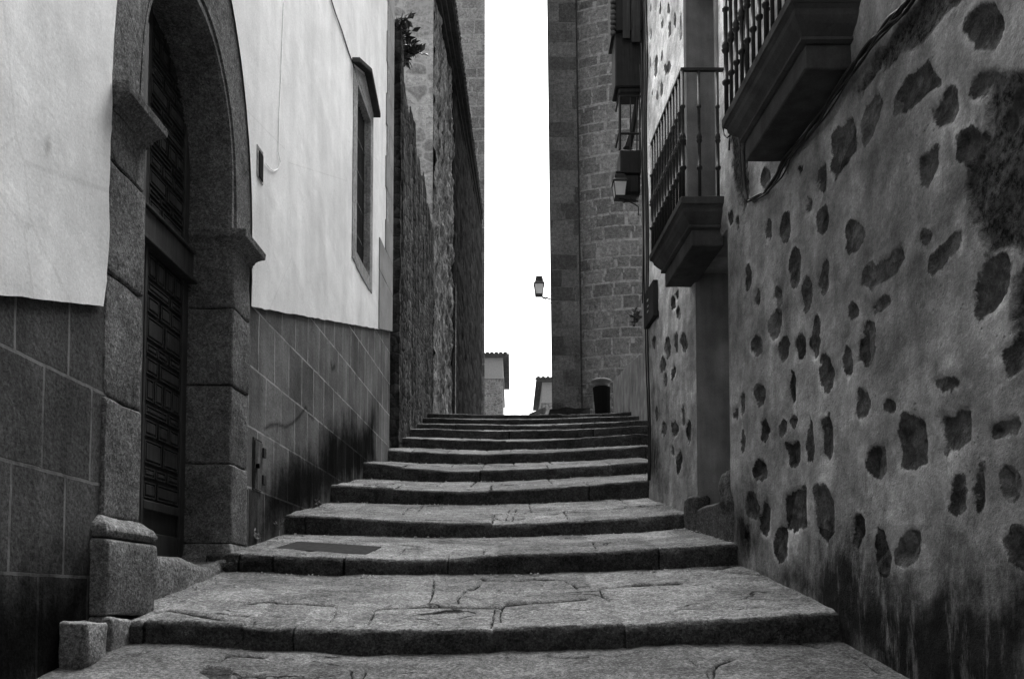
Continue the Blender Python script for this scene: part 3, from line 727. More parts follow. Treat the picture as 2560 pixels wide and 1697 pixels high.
def panels(y0,y1,z0,z1,seed,hs):
    """small raised panels laced between rails of uneven length, as on old Castilian doors"""
    b=MB(); rg=random.Random(seed); z=z0; W=y1-y0; k=0
    while z<z1-.05:
        h=(.13,.09,.17)[k%3]*hs; h=min(h,z1-z)
        cut=(.36,.64,.5)[k%3]
        for a,c in ((0,cut),(cut,1)):
            ya,yc=y0+W*a+.014,y0+W*c-.014; za,zc=z+.014,z+h-.014
            if zc-za<.02: continue
            n=2 if (yc-ya)>.2 and k%2 else 1
            for q in range(n):
                u0=ya+(yc-ya)*q/n+(.008 if q else 0); u1=ya+(yc-ya)*(q+1)/n-(.008 if q<n-1 else 0)
                for e0,e1,f0,f1 in ((u0,u1,za,za+.008),(u0,u1,zc-.008,zc),(u0,u0+.008,za+.008,zc-.008),(u1-.008,u1,za+.008,zc-.008)): b.hexa(Lf,e0,e1,DO,DO+.016,f0,f1)
                i_=.022
                if u1-u0>.06 and zc-za>.06:
                    b.loft([[Lf(u0+.012,DO+.001,za+.012),Lf(u1-.012,DO+.001,za+.012),Lf(u1-.012,DO+.001,zc-.012),Lf(u0+.012,DO+.001,zc-.012)],[Lf(u0+i_,DO+.018,za+i_),Lf(u1-i_,DO+.018,za+i_),Lf(u1-i_,DO+.018,zc-i_),Lf(u0+i_,DO+.018,zc-i_)]])
        z+=h; k+=1
    return b
for k,(y0,y1) in enumerate(((4.30,4.78),(4.89,5.38))):
    panels(y0,y1,.62,2.18,k+1,1.).build('door_panel',M['wood'],door)
    panels(y0,y1,2.44,3.7,k+11,.75).build('door_panel',M['wood'],door)
b=MB(); b.hexa(Lf,4.235,4.30,-.42,-.02,.25,3.2); b.build('door_frame',M['wood'],door,bevel=.004,seg=1)
# window with surround, hood and grille
win=MB()
for y0,y1,z0,z1 in ((8.89,WY0,3.88,6.10),(WY1,9.97,3.88,6.10),(WY0,WY1,3.86,WZ0)): win.hexa(Lf,y0,y1,-.02,.034,z0,z1)
win.loft([[Lf(8.89,o,6.10),Lf(9.97,o,6.10),Lf(9.97,o,6.22),Lf(9.48,o,6.40),Lf(8.89,o,6.12)] for o in (-.02,.034)]); win.hexa(Lf,WY0,WY1,-.02,.033,WZ1,6.10)
win=win.build('window',M['band'],house,bevel=.006,seg=1)
b=MB()
for y0,y1,z0,z1 in ((WY0-.02,WY0,WZ0,WZ1),(WY1,WY1+.02,WZ0,WZ1)): b.hexa(Lf,y0,y1,-.3,-.021,z0,z1)
b.hexa(Lf,WY0-.02,WY1+.02,-.3,-.021,WZ0-.03,WZ0); b.hexa(Lf,WY0-.02,WY1+.02,-.3,-.021,WZ1,WZ1+.03); b.build('window_reveal',M['band'],win)
b=MB()
for a,c in (((8.83,6.12),(9.47,6.43)),((9.47,6.43),(10.02,6.20))):
    b.loft([[Lf(a[0],o,a[1]) ,Lf(c[0],o,c[1]),Lf(c[0],o,c[1]+.06),Lf(a[0],o,a[1]+.06)] for o in (.0,.115)])
b.build('window_hood',M['balc'],win,bevel=.008,seg=1)
b=MB(); b.hexa(Lf,WY0,WY1,-.11,-.10,WZ0,WZ1); b.build('window_pane',M['pane'],win)
b=MB()
for k in range(11): y=WY0+(WY1-WY0)*(k+.5)/11; b.tube([Lf(y,-.05,WZ0-.01),Lf(y,-.05,WZ1+.01)],.009,6)
for z in (4.4,4.8,5.2,5.6): b.hexa(Lf,WY0-.01,WY1+.01,-.056,-.044,z-.012,z+.012)
b.build('window_grille',M['iron'],win)
# meter hatch and its boxed pipe beside the doorway, small junction box up the wall
def P4(pts): return [on_line(x,y,LC,LM) for x,y in pts]
hp=P4(crop(560,750,2.24,[(160,780),(205,800),(208,1085),(160,1068)]))
Y0h=hp[0][0]+.01; Y1h=hp[1][0]; z0h=.83; z1h=1.20
hatch=MB(); hatch.hexa(Lf,Y0h,Y1h,.0,.018,z0h,z1h); hatch=hatch.build('meter_hatch',M['dado2'],house,bevel=.003,seg=1)
b=MB(); b.hexa(Lf,Y0h-.018,Y0h,.0,.010,z0h-.01,z1h+.015); b.hexa(Lf,Y0h,Y1h,.0,.010,z1h,z1h+.015); b.build('hatch_gap',M['hole'],hatch)
for z in (.92,1.13): MB().hexa(Lf,Y1h-.01,Y1h+.045,.0,.03,z-.035,z+.035).build('hinge',M['iron'],hatch); b=MB(); b.hexa(Lf,Y0h+.02,Y0h+.05,.018,.04,.99,1.02); b.build('latch',M['iron'],hatch)
b=MB(); b.hexa(Lf,5.815,6.02,.0,.012,.3,z0h-.02); b.build('lower_panel',M['dado2'],house,bevel=.003,seg=1)
jb=P4(crop(0,0,1.845,[(1170,665),(1198,705),(1198,855),(1170,810)]))
b=MB(); b.loft([[Lf(y,o,z) for y,z in jb] for o in (.015,.027)]); jbo=b.build('junction_box',M['band'],house)
b=MB(); cy=sum(p[0] for p in jb)/4; cz=sum(p[1] for p in jb)/4; b.hexa(Lf,cy-.03,cy+.05,.027,.034,cz-.11,cz+.09); b.build('box_cover',M['metal'],jbo)
def wcable(name,label,pts,r,mat,fr=Lf,off=.03,plane=(LC,LM),noise_=0):
    b=MB(); P=[]
    for x,y in pts:
        Y,Z=on_line(x,y,*plane); P.append((Y,Z))
    Q=[]
    for i in range(len(P)-1):
        for k in range(6):
            q=k/6; Q.append((P[i][0]+(P[i+1][0]-P[i][0])*q,P[i][1]+(P[i+1][1]-P[i][1])*q))
    Q.append(P[-1])
    b.tube([fr(y,off,z+noise_*float(vnoise(np.array(y*13),np.array(2.),3))) for y,z in Q],r,6)
    return tag(b.build(name,mat,smooth=True),label,'cable')
wcable('wall_cable','thin dark wire slanting down the white wall to the barred window',crop(560,0,1.845,[(478,-10),(500,60),(530,140),(560,235),(585,300),(603,380)]),.006,M['metal'])
wcable('wall_cable','pale thin cable hanging down the white wall to a loop beside the junction box',crop(560,0,1.845,[(258,-10),(250,180),(245,330),(236,520),(232,700),(243,750),(232,780),(215,790),(195,780),(175,755)]),.003,M['whitecable'])

# squared stones at the foot of the left wall
b=MB(); b.hexa(Lf,3.56,3.74,.0,.13,-.36,-.10); tag(b.build('foot_stone',M['foot'],None,bevel=.02,seg=3,sub=3,rough=.02,rscale=7,smooth=True),'pale squared stone standing free at the foot of the left wall','kerb stone')
b=MB(); b.hexa(Lf,3.80,4.02,.0,.105,-.42,-.09); tag(b.build('foot_stone',M['foot'],None,bevel=.02,seg=3,sub=3,rough=.02,rscale=7,smooth=True),'mottled stone wedged under the door plinth beside the lowest step','kerb stone')
b=MB(); b.hexa(Lf,3.50,3.78,.0,.17,-.46,-.35); tag(b.build('foot_stone',M['foot'],None,bevel=.03,seg=3,sub=3,rough=.03,rscale=6,smooth=True),'low broken stone under the pale squared stone at the left wall','kerb stone')

# ------------------------------------------------------------------ the stone house on the right
sh=thing('stone_house','plastered house with dark exposed stones and two iron railed stone balconies right of the steps','house',(1.7,5,0))
def el(ox,oy,s,L): 
    out=[]
    rg=random.Random(len(L))
    for cx,cy,w_,h_ in L:
        k=10; ph=rg.uniform(0,6); tl=rg.uniform(-.25,.25)
        out.append([(ox+(cx+w_*.5*math.cos(a)*(1+.14*math.sin(3*a+ph))+tl*w_*math.sin(a)*.5)/s,oy+(cy-h_*.5*math.sin(a)*(1+.10*math.sin(2*a+ph)))/s) for a in [2*math.pi*j/k for j in range(k)]])
    return out
A_=lambda p: crop(1760,0,1.845,p)
ST=[A_(p) for p in ([(1215,70),(1270,20),(1335,10),(1375,60),(1385,120),(1365,190),(1330,235),(1280,230),(1245,240),(1225,190),(1205,150),(1200,110)],
[(885,510),(890,440),(930,370),(975,330),(1010,325),(1035,300),(1060,330),(1085,390),(1040,415),(990,460),(930,490)],
[(1040,550),(1050,500),(1090,450),(1130,400),(1160,430),(1165,510),(1140,560),(1085,585)],[(1235,380),(1250,345),(1290,340),(1310,385),(1295,440),(1240,455)],
[(1160,640),(1190,610),(1240,610),(1290,650),(1280,710),(1240,750),(1200,730),(1165,725)],[(990,800),(1000,740),(1040,690),(1080,690),(1080,750),(1060,810),(1030,850),(995,865)],
[(720,560),(740,500),(770,440),(800,420),(815,480),(800,560),(780,620),(745,655),(730,620)],[(575,650),(600,600),(640,560),(680,540),(690,600),(690,680),(650,750),(600,820),(575,790)],
[(740,1250),(770,1215),(830,1200),(880,1150),(910,1140),(925,1190),(900,1240),(840,1290),(760,1330),(735,1300)],[(1055,1265),(1060,1200),(1100,1150),(1150,1100),(1180,1090),(1175,1140),(1130,1200),(1080,1250)],
[(1250,1320),(1290,1230),(1320,1190),(1390,1170),(1415,1220),(1390,1330),(1330,1420),(1270,1465),(1240,1380)],[(780,1420),(800,1390),(850,1370),(860,1395),(830,1420),(790,1440)])]
ST+=el(1760,0,1.845,[(540,830,40,150),(550,1020,50,110),(685,1090,85,160),(1020,1095,36,44),(690,1440,45,70),(555,1280,45,150),(480,1360,40,170),(425,1240,50,160),(380,1050,40,130),(303,1060,22,90),(485,940,22,90),(205,1265,26,70),(205,1310,20,50),(248,1375,22,90),(345,1360,36,80),(330,1500,55,120),(290,820,36,80),(1460,460,50,140),(1410,560,30,90),(520,1530,30,120),(760,1530,60,80),(445,780,20,40),(160,1030,18,60),(130,1000,14,60)])
ST+=[CB(p) for p in ([(835,370),(880,340),(893,400),(893,520),(870,560),(845,530)],[(1200,430),(1230,360),(1280,335),(1320,380),(1335,450),(1325,570),(1270,600),(1200,600),(1200,500)],
[(1375,180),(1480,165),(1490,215),(1420,235),(1380,215)],[(1385,345),(1440,355),(1490,320),(1525,330),(1530,460),(1460,490),(1420,530),(1420,440)],[(1630,410),(1680,385),(1750,370),(1755,400),(1700,435),(1635,440)],
[(1660,60),(1720,10),(1777,0),(1800,50),(1777,110),(1720,165),(1690,175),(1690,100)],[(675,490),(735,480),(738,540),(720,590),(690,570)],[(1065,540),(1090,495),(1135,490),(1142,600),(1120,655),(1085,640),(1060,590)],
[(668,720),(765,680),(770,860),(700,890),(668,850)],[(808,690),(850,670),(890,740),(895,880),(860,950),(820,900)],[(1430,720),(1470,630),(1500,640),(1505,770),(1460,810),(1440,780)],
[(1095,860),(1130,880),(1165,990),(1160,1070),(1130,1080),(1100,980)],[(1190,980),(1250,880),(1295,890),(1290,960),(1250,1045),(1200,1040)],[(1700,930),(1740,885),(1790,900),(1790,1040),(1720,1010)])]
ST+=el(1600,850,1.851,[(545,20,45,90),(665,50,50,110),(745,30,55,110),(815,30,45,110),(865,150,55,190),(970,100,45,150),(1048,50,80,140),(705,215,30,150),(555,250,50,105),(575,418,38,115),(660,408,30,65),(712,373,26,40),(787,450,35,195),(1045,290,62,150),(1168,305,50,60),(560,600,60,95),(525,770,55,120),(580,830,40,150),(1580,680,34,190),(1715,670,62,150),(1010,890,55,180),(487,465,20,95),(450,335,24,60),(480,290,22,90),(225,425,26,100),(115,410,24,70),(165,410,28,80),(110,115,18,70),(160,150,22,60),(180,560,22,110),(200,360,16,90),(120,190,16,70),(500,895,20,80),(650,940,60,160)])
ST+=el(1560,600,2.091,[(275,540,25,110),(318,535,34,85),(230,560,26,100),(162,540,16,60),(203,655,18,70),(262,690,26,40),(285,380,22,60),(260,330,18,70),(280,285,14,60),(178,385,12,40),(310,920,16,100),(165,905,14,70),(258,1100,14,50),(650,200,30,110),(700,300,26,90)])
ST+=el(1500,0,5.6,[(715,110,14,110),(770,90,14,90),(848,110,16,130),(958,100,22,180),(1043,270,36,260),(1127,350,30,350),(872,310,20,100),(972,420,40,250),(712,470,20,140),(775,940,60,300),(700,880,22,140),(868,790,18,90),(920,980,40,180),(965,940,46,190),(745,1270,14,130),(805,1350,26,90),(870,1250,30,160),(720,1500,16,60)])
def toR(P): return [on_line(x,y,RC,RM) for x,y in P]
STR=[toR(p) for p in ST]
# beyond the frame: more stones so the wall goes on
rg=random.Random(5)
for k in range(60):
    y=rg.uniform(-3,2.3); z=rg.uniform(-.8,5); a=rg.uniform(.06,.14); b_=rg.uniform(.05,.12)
    STR.append([(y+a*math.cos(q)*(1+.2*math.sin(3*q+k)),z+b_*math.sin(q)) for q in [j*.7 for j in range(9)]])
COARSE=[toR(A_(p)) for p in ([(1300,330),(1400,345),(1490,350),(1500,1190),(1420,1150),(1300,1150),(1240,980),(1210,860),(1230,780),(1290,720),(1305,560)],[(1425,1300),(1500,1220),(1500,1600),(1430,1600),(1415,1450)],
 [(790,330),(830,330),(900,250),(985,215),(1080,110),(1200,-20),(1010,-20),(900,130),(800,250),(700,420),(720,440)],[(120,560),(200,600),(215,900),(190,990),(160,900),(130,760)])]
STAIN=[toR(view(p)) for p in ([(1750,1340),(1800,1310),(1830,1290),(1875,1290),(1920,1230),(1960,1210),(2000,1270),(2080,1340),(2200,1310),(2300,1340),(2420,1300),(2420,1750),(2150,1700),(1930,1520),(1860,1400)],[(1700,1190),(1735,1130),(1745,1230),(1735,1300),(1710,1290)],[(1500,1000),(1520,1010),(1525,1120),(1505,1110)])]
DY0,DY1,DZ=5.60,6.40,2.66           # doorway
UY0,UY1,UZ0,UZ1=5.82,6.56,2.915,5.2   # window door behind the first balcony
VY0,VY1=3.86,4.52                   # and behind the second
cols=list(np.linspace(-9,2.2,26))[:-1]
y=2.2
while y<8.12: cols.append(y); y*=1.0058
cols=[c for c in cols if min(abs(c-q) for q in (DY0,DY1,UY0,UY1,VY0,VY1))>.007]+[DY0,DY1,UY0,UY1,VY0,VY1,8.13]; cols=np.array(sorted(cols))
zr=list(np.linspace(-3.3,-.9,6))[:-1]+list(np.arange(-.9,4.0,.017))+list(np.arange(4.0,9.5,.05))
zr=np.array(sorted([z for z in zr if min(abs(z-q) for q in (DZ,UZ0,UZ1))>.006]+[DZ,UZ0,UZ1]))
YY,ZZ=np.meshgrid(cols,zr); yy=YY.ravel(); zz=ZZ.ravel()
d=sdf(yy,zz,STR,.2); co=sdf(yy,zz,COARSE,.3); sn=sdf(yy,zz,STAIN,.6)
o=fnoise(yy*1.1,zz*1.1,61,4)*.022+fnoise(yy*7,zz*7,62,3)*.005
o-=.013*sstep(.012,-.014,d+fnoise(yy*12,zz*12,77,3)*.014)
o+=np.where(d<0,fnoise(yy*18,zz*18,63,3)*.010,0)
o-=np.where(co<0,.012+fnoise(yy*14,zz*14,64,4)*.014,0)
edge=np.zeros(len(yy))
for a,c,e0,e1 in ((DY0,DY1,-9,DZ),(UY0,UY1,UZ0,UZ1),(VY0,VY1,UZ0,UZ1)):
    edge=np.maximum(edge,((yy>a-.02)&(yy<c+.02)&(zz>e0)&(zz<e1+.02)))
o=np.where(edge>0,0,o)
# rounded far corner
o-=np.clip((yy-8.02)/.11,0,1)**2*.05
Xs=RC+RM*yy-o
cy=(cols[:-1]+cols[1:])/2; cz=(zr[:-1]+zr[1:])/2
CY,CZ=np.meshgrid(cy,cz)
skip=((CY>DY0)&(CY<DY1)&(CZ<DZ))|((CY>UY0)&(CY<UY1)&(CZ>UZ0)&(CZ<UZ1))|((CY>VY0)&(CY<VY1)&(CZ>UZ0)&(CZ<UZ1))
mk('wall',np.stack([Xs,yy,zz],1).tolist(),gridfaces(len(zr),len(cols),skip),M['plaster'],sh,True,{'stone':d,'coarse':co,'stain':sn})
# body
fr=lambda Y,o,z:(o if o>3 else RC+RM*Y+o,Y,z)
b=MB(); b.hexa(fr,-9,DY0-.3,.35,9,-3.3,9.5-.02); b.hexa(fr,DY0-.3,UY1+.2,.5,9,-3.3,9.49-.02); b.hexa(fr,UY1+.2,8.09,.04,9,-3.3,9.5-.02); b.hexa(fr,-9,8.0,.045,.6,9.4,9.47); b.hexa(fr,-9,VY0-.05,.04,.35,-3.3,9.39); b.build('house_body',M['lining2'],sh)
# linings of the openings
def lin(y0,y1,z0,z1,dep,mat,name):
    b=MB(); b.hexa(Rf,y1,y1+.03,-dep,-.004,z0,z1); b.hexa(Rf,y0-.03,y0,-dep,-.004,z0,z1); b.hexa(Rf,y0-.03,y1+.03,-dep,-.004,z1,z1+.03); b.hexa(Rf,y0-.03,y1+.03,-dep-.03,-dep,z0,z1+.03)
    return b.build(name,mat,sh)
lin(DY0,DY1,-.4,DZ,.34,M['lining'],'doorway'); lin(UY0,UY1,UZ0,UZ1,.34,M['lining2'],'balcony_door'); lin(VY0,VY1,UZ0,UZ1,.3,M['lining2'],'balcony_door')
b=MB(); b.hexa(Rf,UY1,UY1+.075,-.003,.012,UZ0,UZ1); b.hexa(Rf,UY0-.06,UY0,-.003,.012,UZ0,UZ1); b.build('opening_band',M['lining2'],sh)
for y0,y1 in ((UY0,UY1),(VY0,VY1)):
    b=MB(); b.hexa(Rf,y0,y1,-.28,-.25,UZ0,UZ1); b.build('door_leaf',M['wood2'],sh)
b=MB(); b.hexa(Rf,DY0,DY1,-.32,-.29,.3,DZ); b.build('door_leaf',M['wood2'],sh)
# doorstep
b=MB(); b.hexa(Rf,5.50,6.60,-.34,.02,-.1,.72); b.build('doorstep',M['doorstone'],sh,bevel=.03,seg=3,sub=4,rough=.02,rscale=5,smooth=True)
b=MB(); b.hexa(Rf,6.36,6.66,-.1,.045,.25,.84); b.build('doorstep_stone',M['doorstone'],sh,bevel=.05,seg=3,sub=3,rough=.03,rscale=5,smooth=True)
b=MB(); b.hexa(Rf,5.52,5.80,-.1,.035,.62,.93); b.build('doorstep_stone',M['doorstone'],sh,bevel=.08,seg=4,sub=3,rough=.03,rscale=5,smooth=True)
# balconies
pb=MB(); BZ0,BZ1=2.91,3.85
pb.lathe((0,0,0),[(.009,0),(.009,.20),(.012,.205),(.017,.215),(.017,.225),(.010,.232),(.0095,.40),(.013,.408),(.018,.42),(.013,.432),(.017,.445),(.012,.47),(.009,.48),(.009,.66),(.014,.67),(.014,.68),(.009,.687),(.009,.94)],8)
pm=pb.build('baluster',M['iron'],smooth=True); bal_mesh=pm.data; bpy.data.objects.remove(pm)
def balcony(y0,y1):
    b=MB(); b.hexa(Rf,y0,y1,-.02,.325,2.852,2.91); bl=b.build('balcony',M['balc'],sh,bevel=.006,seg=1,sub=2,rough=.004,rscale=8)
    b=MB(); rings=[]
    for z,o_ in ((2.851,.315),(2.835,.30),(2.81,.295),(2.78,.275),(2.755,.25),(2.74,.238),(2.735,.246),(2.72,.246),(2.712,.228)):
        i_=.325-o_; rings.append([Rf(y0+i_,-.02,z),Rf(y1-i_,-.02,z),Rf(y1-i_,o_,z),Rf(y0+i_,o_,z)])
    b.loft(rings); b.build('cornice',M['balc'],bl,sub=1,rough=.004,rscale=9)
    b=MB(); b.hexa(Rf,y0+.105,y1-.105,-.02,.218,2.59,2.715); b.build('corbel',M['balc'],bl,bevel=.006,seg=1,sub=2,rough=.004,rscale=8)
    b=MB(); q=.30
    b.hexa(Rf,y0+.012,y1-.012,q-.012,q+.012,BZ1,BZ1+.022); b.hexa(Rf,y0+.012,y0+.036,0,q-.012,BZ1+.001,BZ1+.021); b.hexa(Rf,y1-.036,y1-.012,0,q-.012,BZ1+.001,BZ1+.021)
    b.build('top_rail',M['iron'],bl)
    pts=[(y0+.024+(y1-y0-.048)*k/11,q) for k in range(12)]+[(y0+.024,.18),(y0+.024,.045),(y1-.024,.18),(y1-.024,.045)]
    for k,(y,o_) in enumerate(pts):
        ob=link('baluster',bal_mesh,None); ob.location=Rf(y,o_,2.91); ob.scale=(1.5,1.5,1)if k in(0,11) else (1.25,1.25,1); ob.parent=bl; ob.matrix_parent_inverse=wm(bl).inverted()
    return bl
balcony(5.63,6.62); balcony(3.68,4.72)
# plaque on the wall by the far corner
wp=MB(); wp.hexa(Rf,7.60,7.98,.01,.06,2.74,3.10); wp=tag(wp.build('wall_plaque',M['dark'],None,bevel=.006,seg=1),'dark plaque fixed low to the plastered wall beneath and beyond the nearer-corner balcony','sign')
for z0,z1,y in ((2.97,2.99,7.80),(2.91,2.925,7.79),(2.86,2.875,7.80)): MB().hexa(Rf,y,y+.05,.06,.063,z0,z1).build('lettering',M['white_mark'],wp)
# cables on the right wall
for k,(dx,dy,r) in enumerate(((0,0,.009),(7,3,.007),(-6,-4,.008),(2,-7,.005),(12,6,.005))):
    pts=[(x+dx+ (k*5)%7,y+dy) for x,y in [(1010,-25),(940,50),(880,110),(800,200),(720,300),(640,420),(560,540),(480,640),(400,730),(360,810),(300,890),(225,932)]]
    b=MB(); Q=[]
    P=[on_line(x,y,RC,RM) for x,y in A_(pts)]
    for i in range(len(P)-1):
        for m in range(8):
            q=m/8; Y=P[i][0]+(P[i+1][0]-P[i][0])*q; Z=P[i][1]+(P[i+1][1]-P[i][1])*q; Q.append(Rf(Y+.004*math.sin(i*8+m+k*1.7),.03+.008*math.cos((i*8+m)*.25+k*1.3),Z+.006*math.sin((i*8+m)*.3+k*2.1)))
    b.tube(Q,r,6)
    if k==0: cb=thing('cable_bundle','twisted bundle of black cables sagging across the plastered wall under the near balcony','cable',Q[-1])
    b.build('cable',M['cable'],cb,smooth=True)
for pts,r,lab in (([(205,590),(203,700),(205,800),(210,870),(222,930)],.012,'straight black conduit dropping from the near balcony corner to the cable bundle'),([(168,580),(185,680),(192,800),(200,880),(218,930)],.005,'thin slack black wire hanging left of the conduit below the near balcony')):
    wcable('wall_cable',lab,A_(pts),r,M['cable'],Rf,.03,(RC,RM))
hk=[on_line(x,y,RC,RM) for x,y in crop(1520,220,3.135,[(985,235),(950,270),(935,320),(945,370),(970,390),(990,370),(985,420),(982,490)])]
b=MB(); b.tube([Rf(y,.03,z) for y,z in hk],.006,6); tag(b.build('wall_hook',M['iron'],None,smooth=True),'small looped wire and hook on plaster between the two balconies','hook')
for k,(x0,x1,r,lab) in enumerate(((7.98,7.99,.010,'black cable running down the plastered wall nearest its far corner'),(8.06,8.07,.008,'slim black cable right at the far corner edge of the plastered wall'))):
    b=MB(); b.tube([Rf(x0+.015*math.sin(z*2.1+k),.02+.01*math.sin(z*3),z) for z in np.linspace(1.2,9.2,60)],r,6); tag(b.build('wall_cable',M['cable'],None,smooth=True),lab,'cable')

# grit, leaves and crumbs of mortar gathered at the wall feet and under the risers
rg=random.Random(77); b=MB()
def zground(i,x,q):
    Y0,Y1=RY[i],RY[i+1]; a,c=prof_at(NOSE[i],Y0); a2,c2=prof_at(FOOT[i+1],Y1)
    return float(np.interp(x,a,c))*(1-q)+float(np.interp(x,a2,c2))*q
for k in range(620):
    i=rg.choice((0,0,1,1,2,2,3,4,5)); m=rg.random(); q=rg.random()
    Y=RY[i]+.12+q*(RY[i+1]-RY[i]-.14)
    if m<.5: q=.97-abs(rg.gauss(0,.03)); Y=RY[i]+q*(RY[i+1]-RY[i])-.02; x=rg.uniform(left_x(Y)+.1,right_x(Y)-.05)
    elif m<.75: x=right_x(Y)-.02-abs(rg.gauss(0,.05))
    elif m<.9: x=left_x(Y)+.05+abs(rg.gauss(0,.05))
    else: x=rg.uniform(left_x(Y)+.1,right_x(Y)-.1)
    z=zground(i,x,(Y-RY[i])/(RY[i+1]-RY[i])); r=rg.uniform(.004,.013)
    n=len(b.v)
    for a in range(5): b.v.append((x+r*rg.uniform(.6,1.3)*math.cos(a*1.257),Y+r*rg.uniform(.6,1.3)*math.sin(a*1.257),z-.004))
    b.v.append((x,Y,z+r*rg.uniform(.3,.9))); 
    for a in range(5): b.f.append((n+a,n+(a+1)%5,n+5))
dbr=b.build('debris',M['foot'],None); dbr['kind']='stuff'; dbr['label']='scattered grit and crumbs of mortar along the wall feet and step feet'; dbr['category']='debris'
# metal cover in the second tread
cv=[(x,y) for x,y in C4([(1240,1132),(1450,1085),(2200,1108),(2060,1160)])]
zt0=prof_at(NOSE[1],RY[1]); zb0=prof_at(FOOT[2],RY[2]); z0m=float(np.mean(zt0[1])); s_=(float(np.mean(zb0[1]))-z0m)/(RY[2]-RY[1])
q=[]
for x,y in cv:
    a,b_,d_=ray(x,y); tt=(z0m-.006-s_*RY[1])/(d_-s_*b_); q.append((tt*a,tt*b_,zground(1,tt*a,(tt*b_-RY[1])/(RY[2]-RY[1]))+(.004 if len(q) in (1,2) else -.010)))
b=MB(); b.loft([[(x,y,z-.06) for x,y,z in q],[(x,y,z) for x,y,z in q]]); dc=b.build('drain_cover',M['metal'],None,bevel=.004,seg=1); tag(dc,'flat dark metal cover plate set in the second tread near the doorway','drain cover')

# ------------------------------------------------------------------ beyond: rubble wall, church, towers, houses
def sheet(name,fn,na,nb,mat,parent,uvf=None,smooth=True):
    V=[];U=[]
    for i in range(na+1):
        for j in range(nb+1):
            p,uvv=fn(i/na,j/nb); V.append(p); U.append(uvv)
    return mk(name,V,gridfaces(na+1,nb+1),mat,parent,smooth,None,U)
RX0=0
rw=thing('rubble_wall','dark rubble stone wall with ragged top and shrubs, just past the white house','wall',(-1.9,12.5,1.5))
RT=[on_line(x*1.08245,y*1.08245,-1.553,-.016) for x,y in ((932,95),(946,250),(961,312),(976,420),(990,480))]
def rtop(Y):
    for y,z in RT:
        if Y<y: break
    return z+float(vnoise(np.array(Y*3),np.array(.3),9))*.18
RX=lambda Y:-1.75-(Y-12.3)*.016
RWY=12.15
def rough_pt(x,y,z,ax,amp=.035):
    n=amp*mn.fractal(Vector((x*1.7,y*1.7,z*2.4)),.9,2.,4)+amp*.8*abs(mn.noise(Vector((x*4,y*4,z*6))))
    return (x+(n if ax==0 else 0),y+(n if ax==1 else 0),z)
sheet('wall_face',lambda u,v:(rough_pt(RX(RWY+v*6.3),RWY+v*6.3,.4+u*(rtop(RWY+v*6.3)-.4),0,.02),(v,u)),150,110,M['rubble'],rw)
sheet('wall_end',lambda u,v:(rough_pt(-3.2+v*(RX(RWY)+3.2),RWY+.04*math.sin(v*9),.4+u*(rtop(RWY+.2)-.4),1),(v,u)),150,60,M['rubble'],rw)
b=MB()
for k in range(10):
    y0=RWY+.1+k*.62; b.hexa(Wf,-3.2,RX(y0)-.08,y0,y0+.617,.3,rtop(y0+.3)-.05)
b.build('wall_core',M['rubble'],rw,rough=.05,sub=2,rscale=3)
# gap closing wall behind the alley
def shrub(name,label,cat,c,sp,n,ls,mat,hang=0.,seed=1,group=None):
    rg=random.Random(seed); o=thing(name,label,cat,c,group)
    b=MB(); l=MB()
    for k in range(max(4,n//22)):
        a=rg.uniform(0,6.28); tip=Vector((c[0]+math.cos(a)*sp[0]*rg.uniform(.4,1),c[1]+math.sin(a)*sp[1]*rg.uniform(.4,1),c[2]+sp[2]*rg.uniform(.2,1)-hang*rg.random()))
        mid=(Vector(c)+tip)/2+Vector((0,0,sp[2]*.15)); b.tube([c,mid,tip],[ls*.07,ls*.05,ls*.02],5)
        for q in range(n//max(4,n//22)):
            t_=rg.uniform(.25,1.); p=(Vector(c).lerp(mid,t_*2) if t_<.5 else mid.lerp(tip,t_*2-1))
            dr=Vector((rg.gauss(0,1),rg.gauss(0,1),rg.gauss(.3,.8))).normalized(); sd=dr.cross(Vector((rg.gauss(0,1),rg.gauss(0,1),rg.gauss(0,1)))).normalized()
            L=ls*rg.uniform(.6,1.3); W=L*.22; nv=len(l.v); up=dr.cross(sd)*L*.08
            l.v+=[tuple(p),tuple(p+dr*L*.45+sd*W+up),tuple(p+dr*L),tuple(p+dr*L*.45-sd*W+up)]; l.f+=[(nv,nv+1,nv+2),(nv,nv+2,nv+3)]
    b.build('stem',mat,o); l.build('foliage',mat,o); return o
def at(x,y,Y):
    a,b_,d_=ray(*view([(x,y)])[0]); return (a/b_*Y,Y,d_/b_*Y)
shrub('shrub','upper dark leafy shrub on top of the rubble wall against the white house corner','shrub',at(906,75,12.5),(.35,.4,.55),140,.17,M['leaf'],.2,2)
shrub('shrub','bushy dark shrub spilling over the rubble wall top below the upper shrub','shrub',at(937,125,13.0),(.32,.4,.45),190,.17,M['leaf'],.5,3)
shrub('weed','dark weed tuft clinging to the lichened round tower beside the plaque','plant',at(1474,738,23.6),(.3,.3,.35),70,.16,M['leaf'],.2,4)
for k,(x,y,Y) in enumerate(((655,1222,6.45),(705,1172,7.6),(765,1140,8.6),(590,1250,5.95))):
    p=at(x,y,Y); Xw=LC+LM*Y+.04
    shrub('weed',('weed sprouting at the wall foot beside the third step','tiny weed at the wall foot beside the fourth step','small weed at the wall foot above the fourth step','low weed below the meter hatch next to the drain cover')[k],'plant',(Xw,Y,p[2]),(.06,.08,.10),26,.035,M['leaf2'],0,20+k)

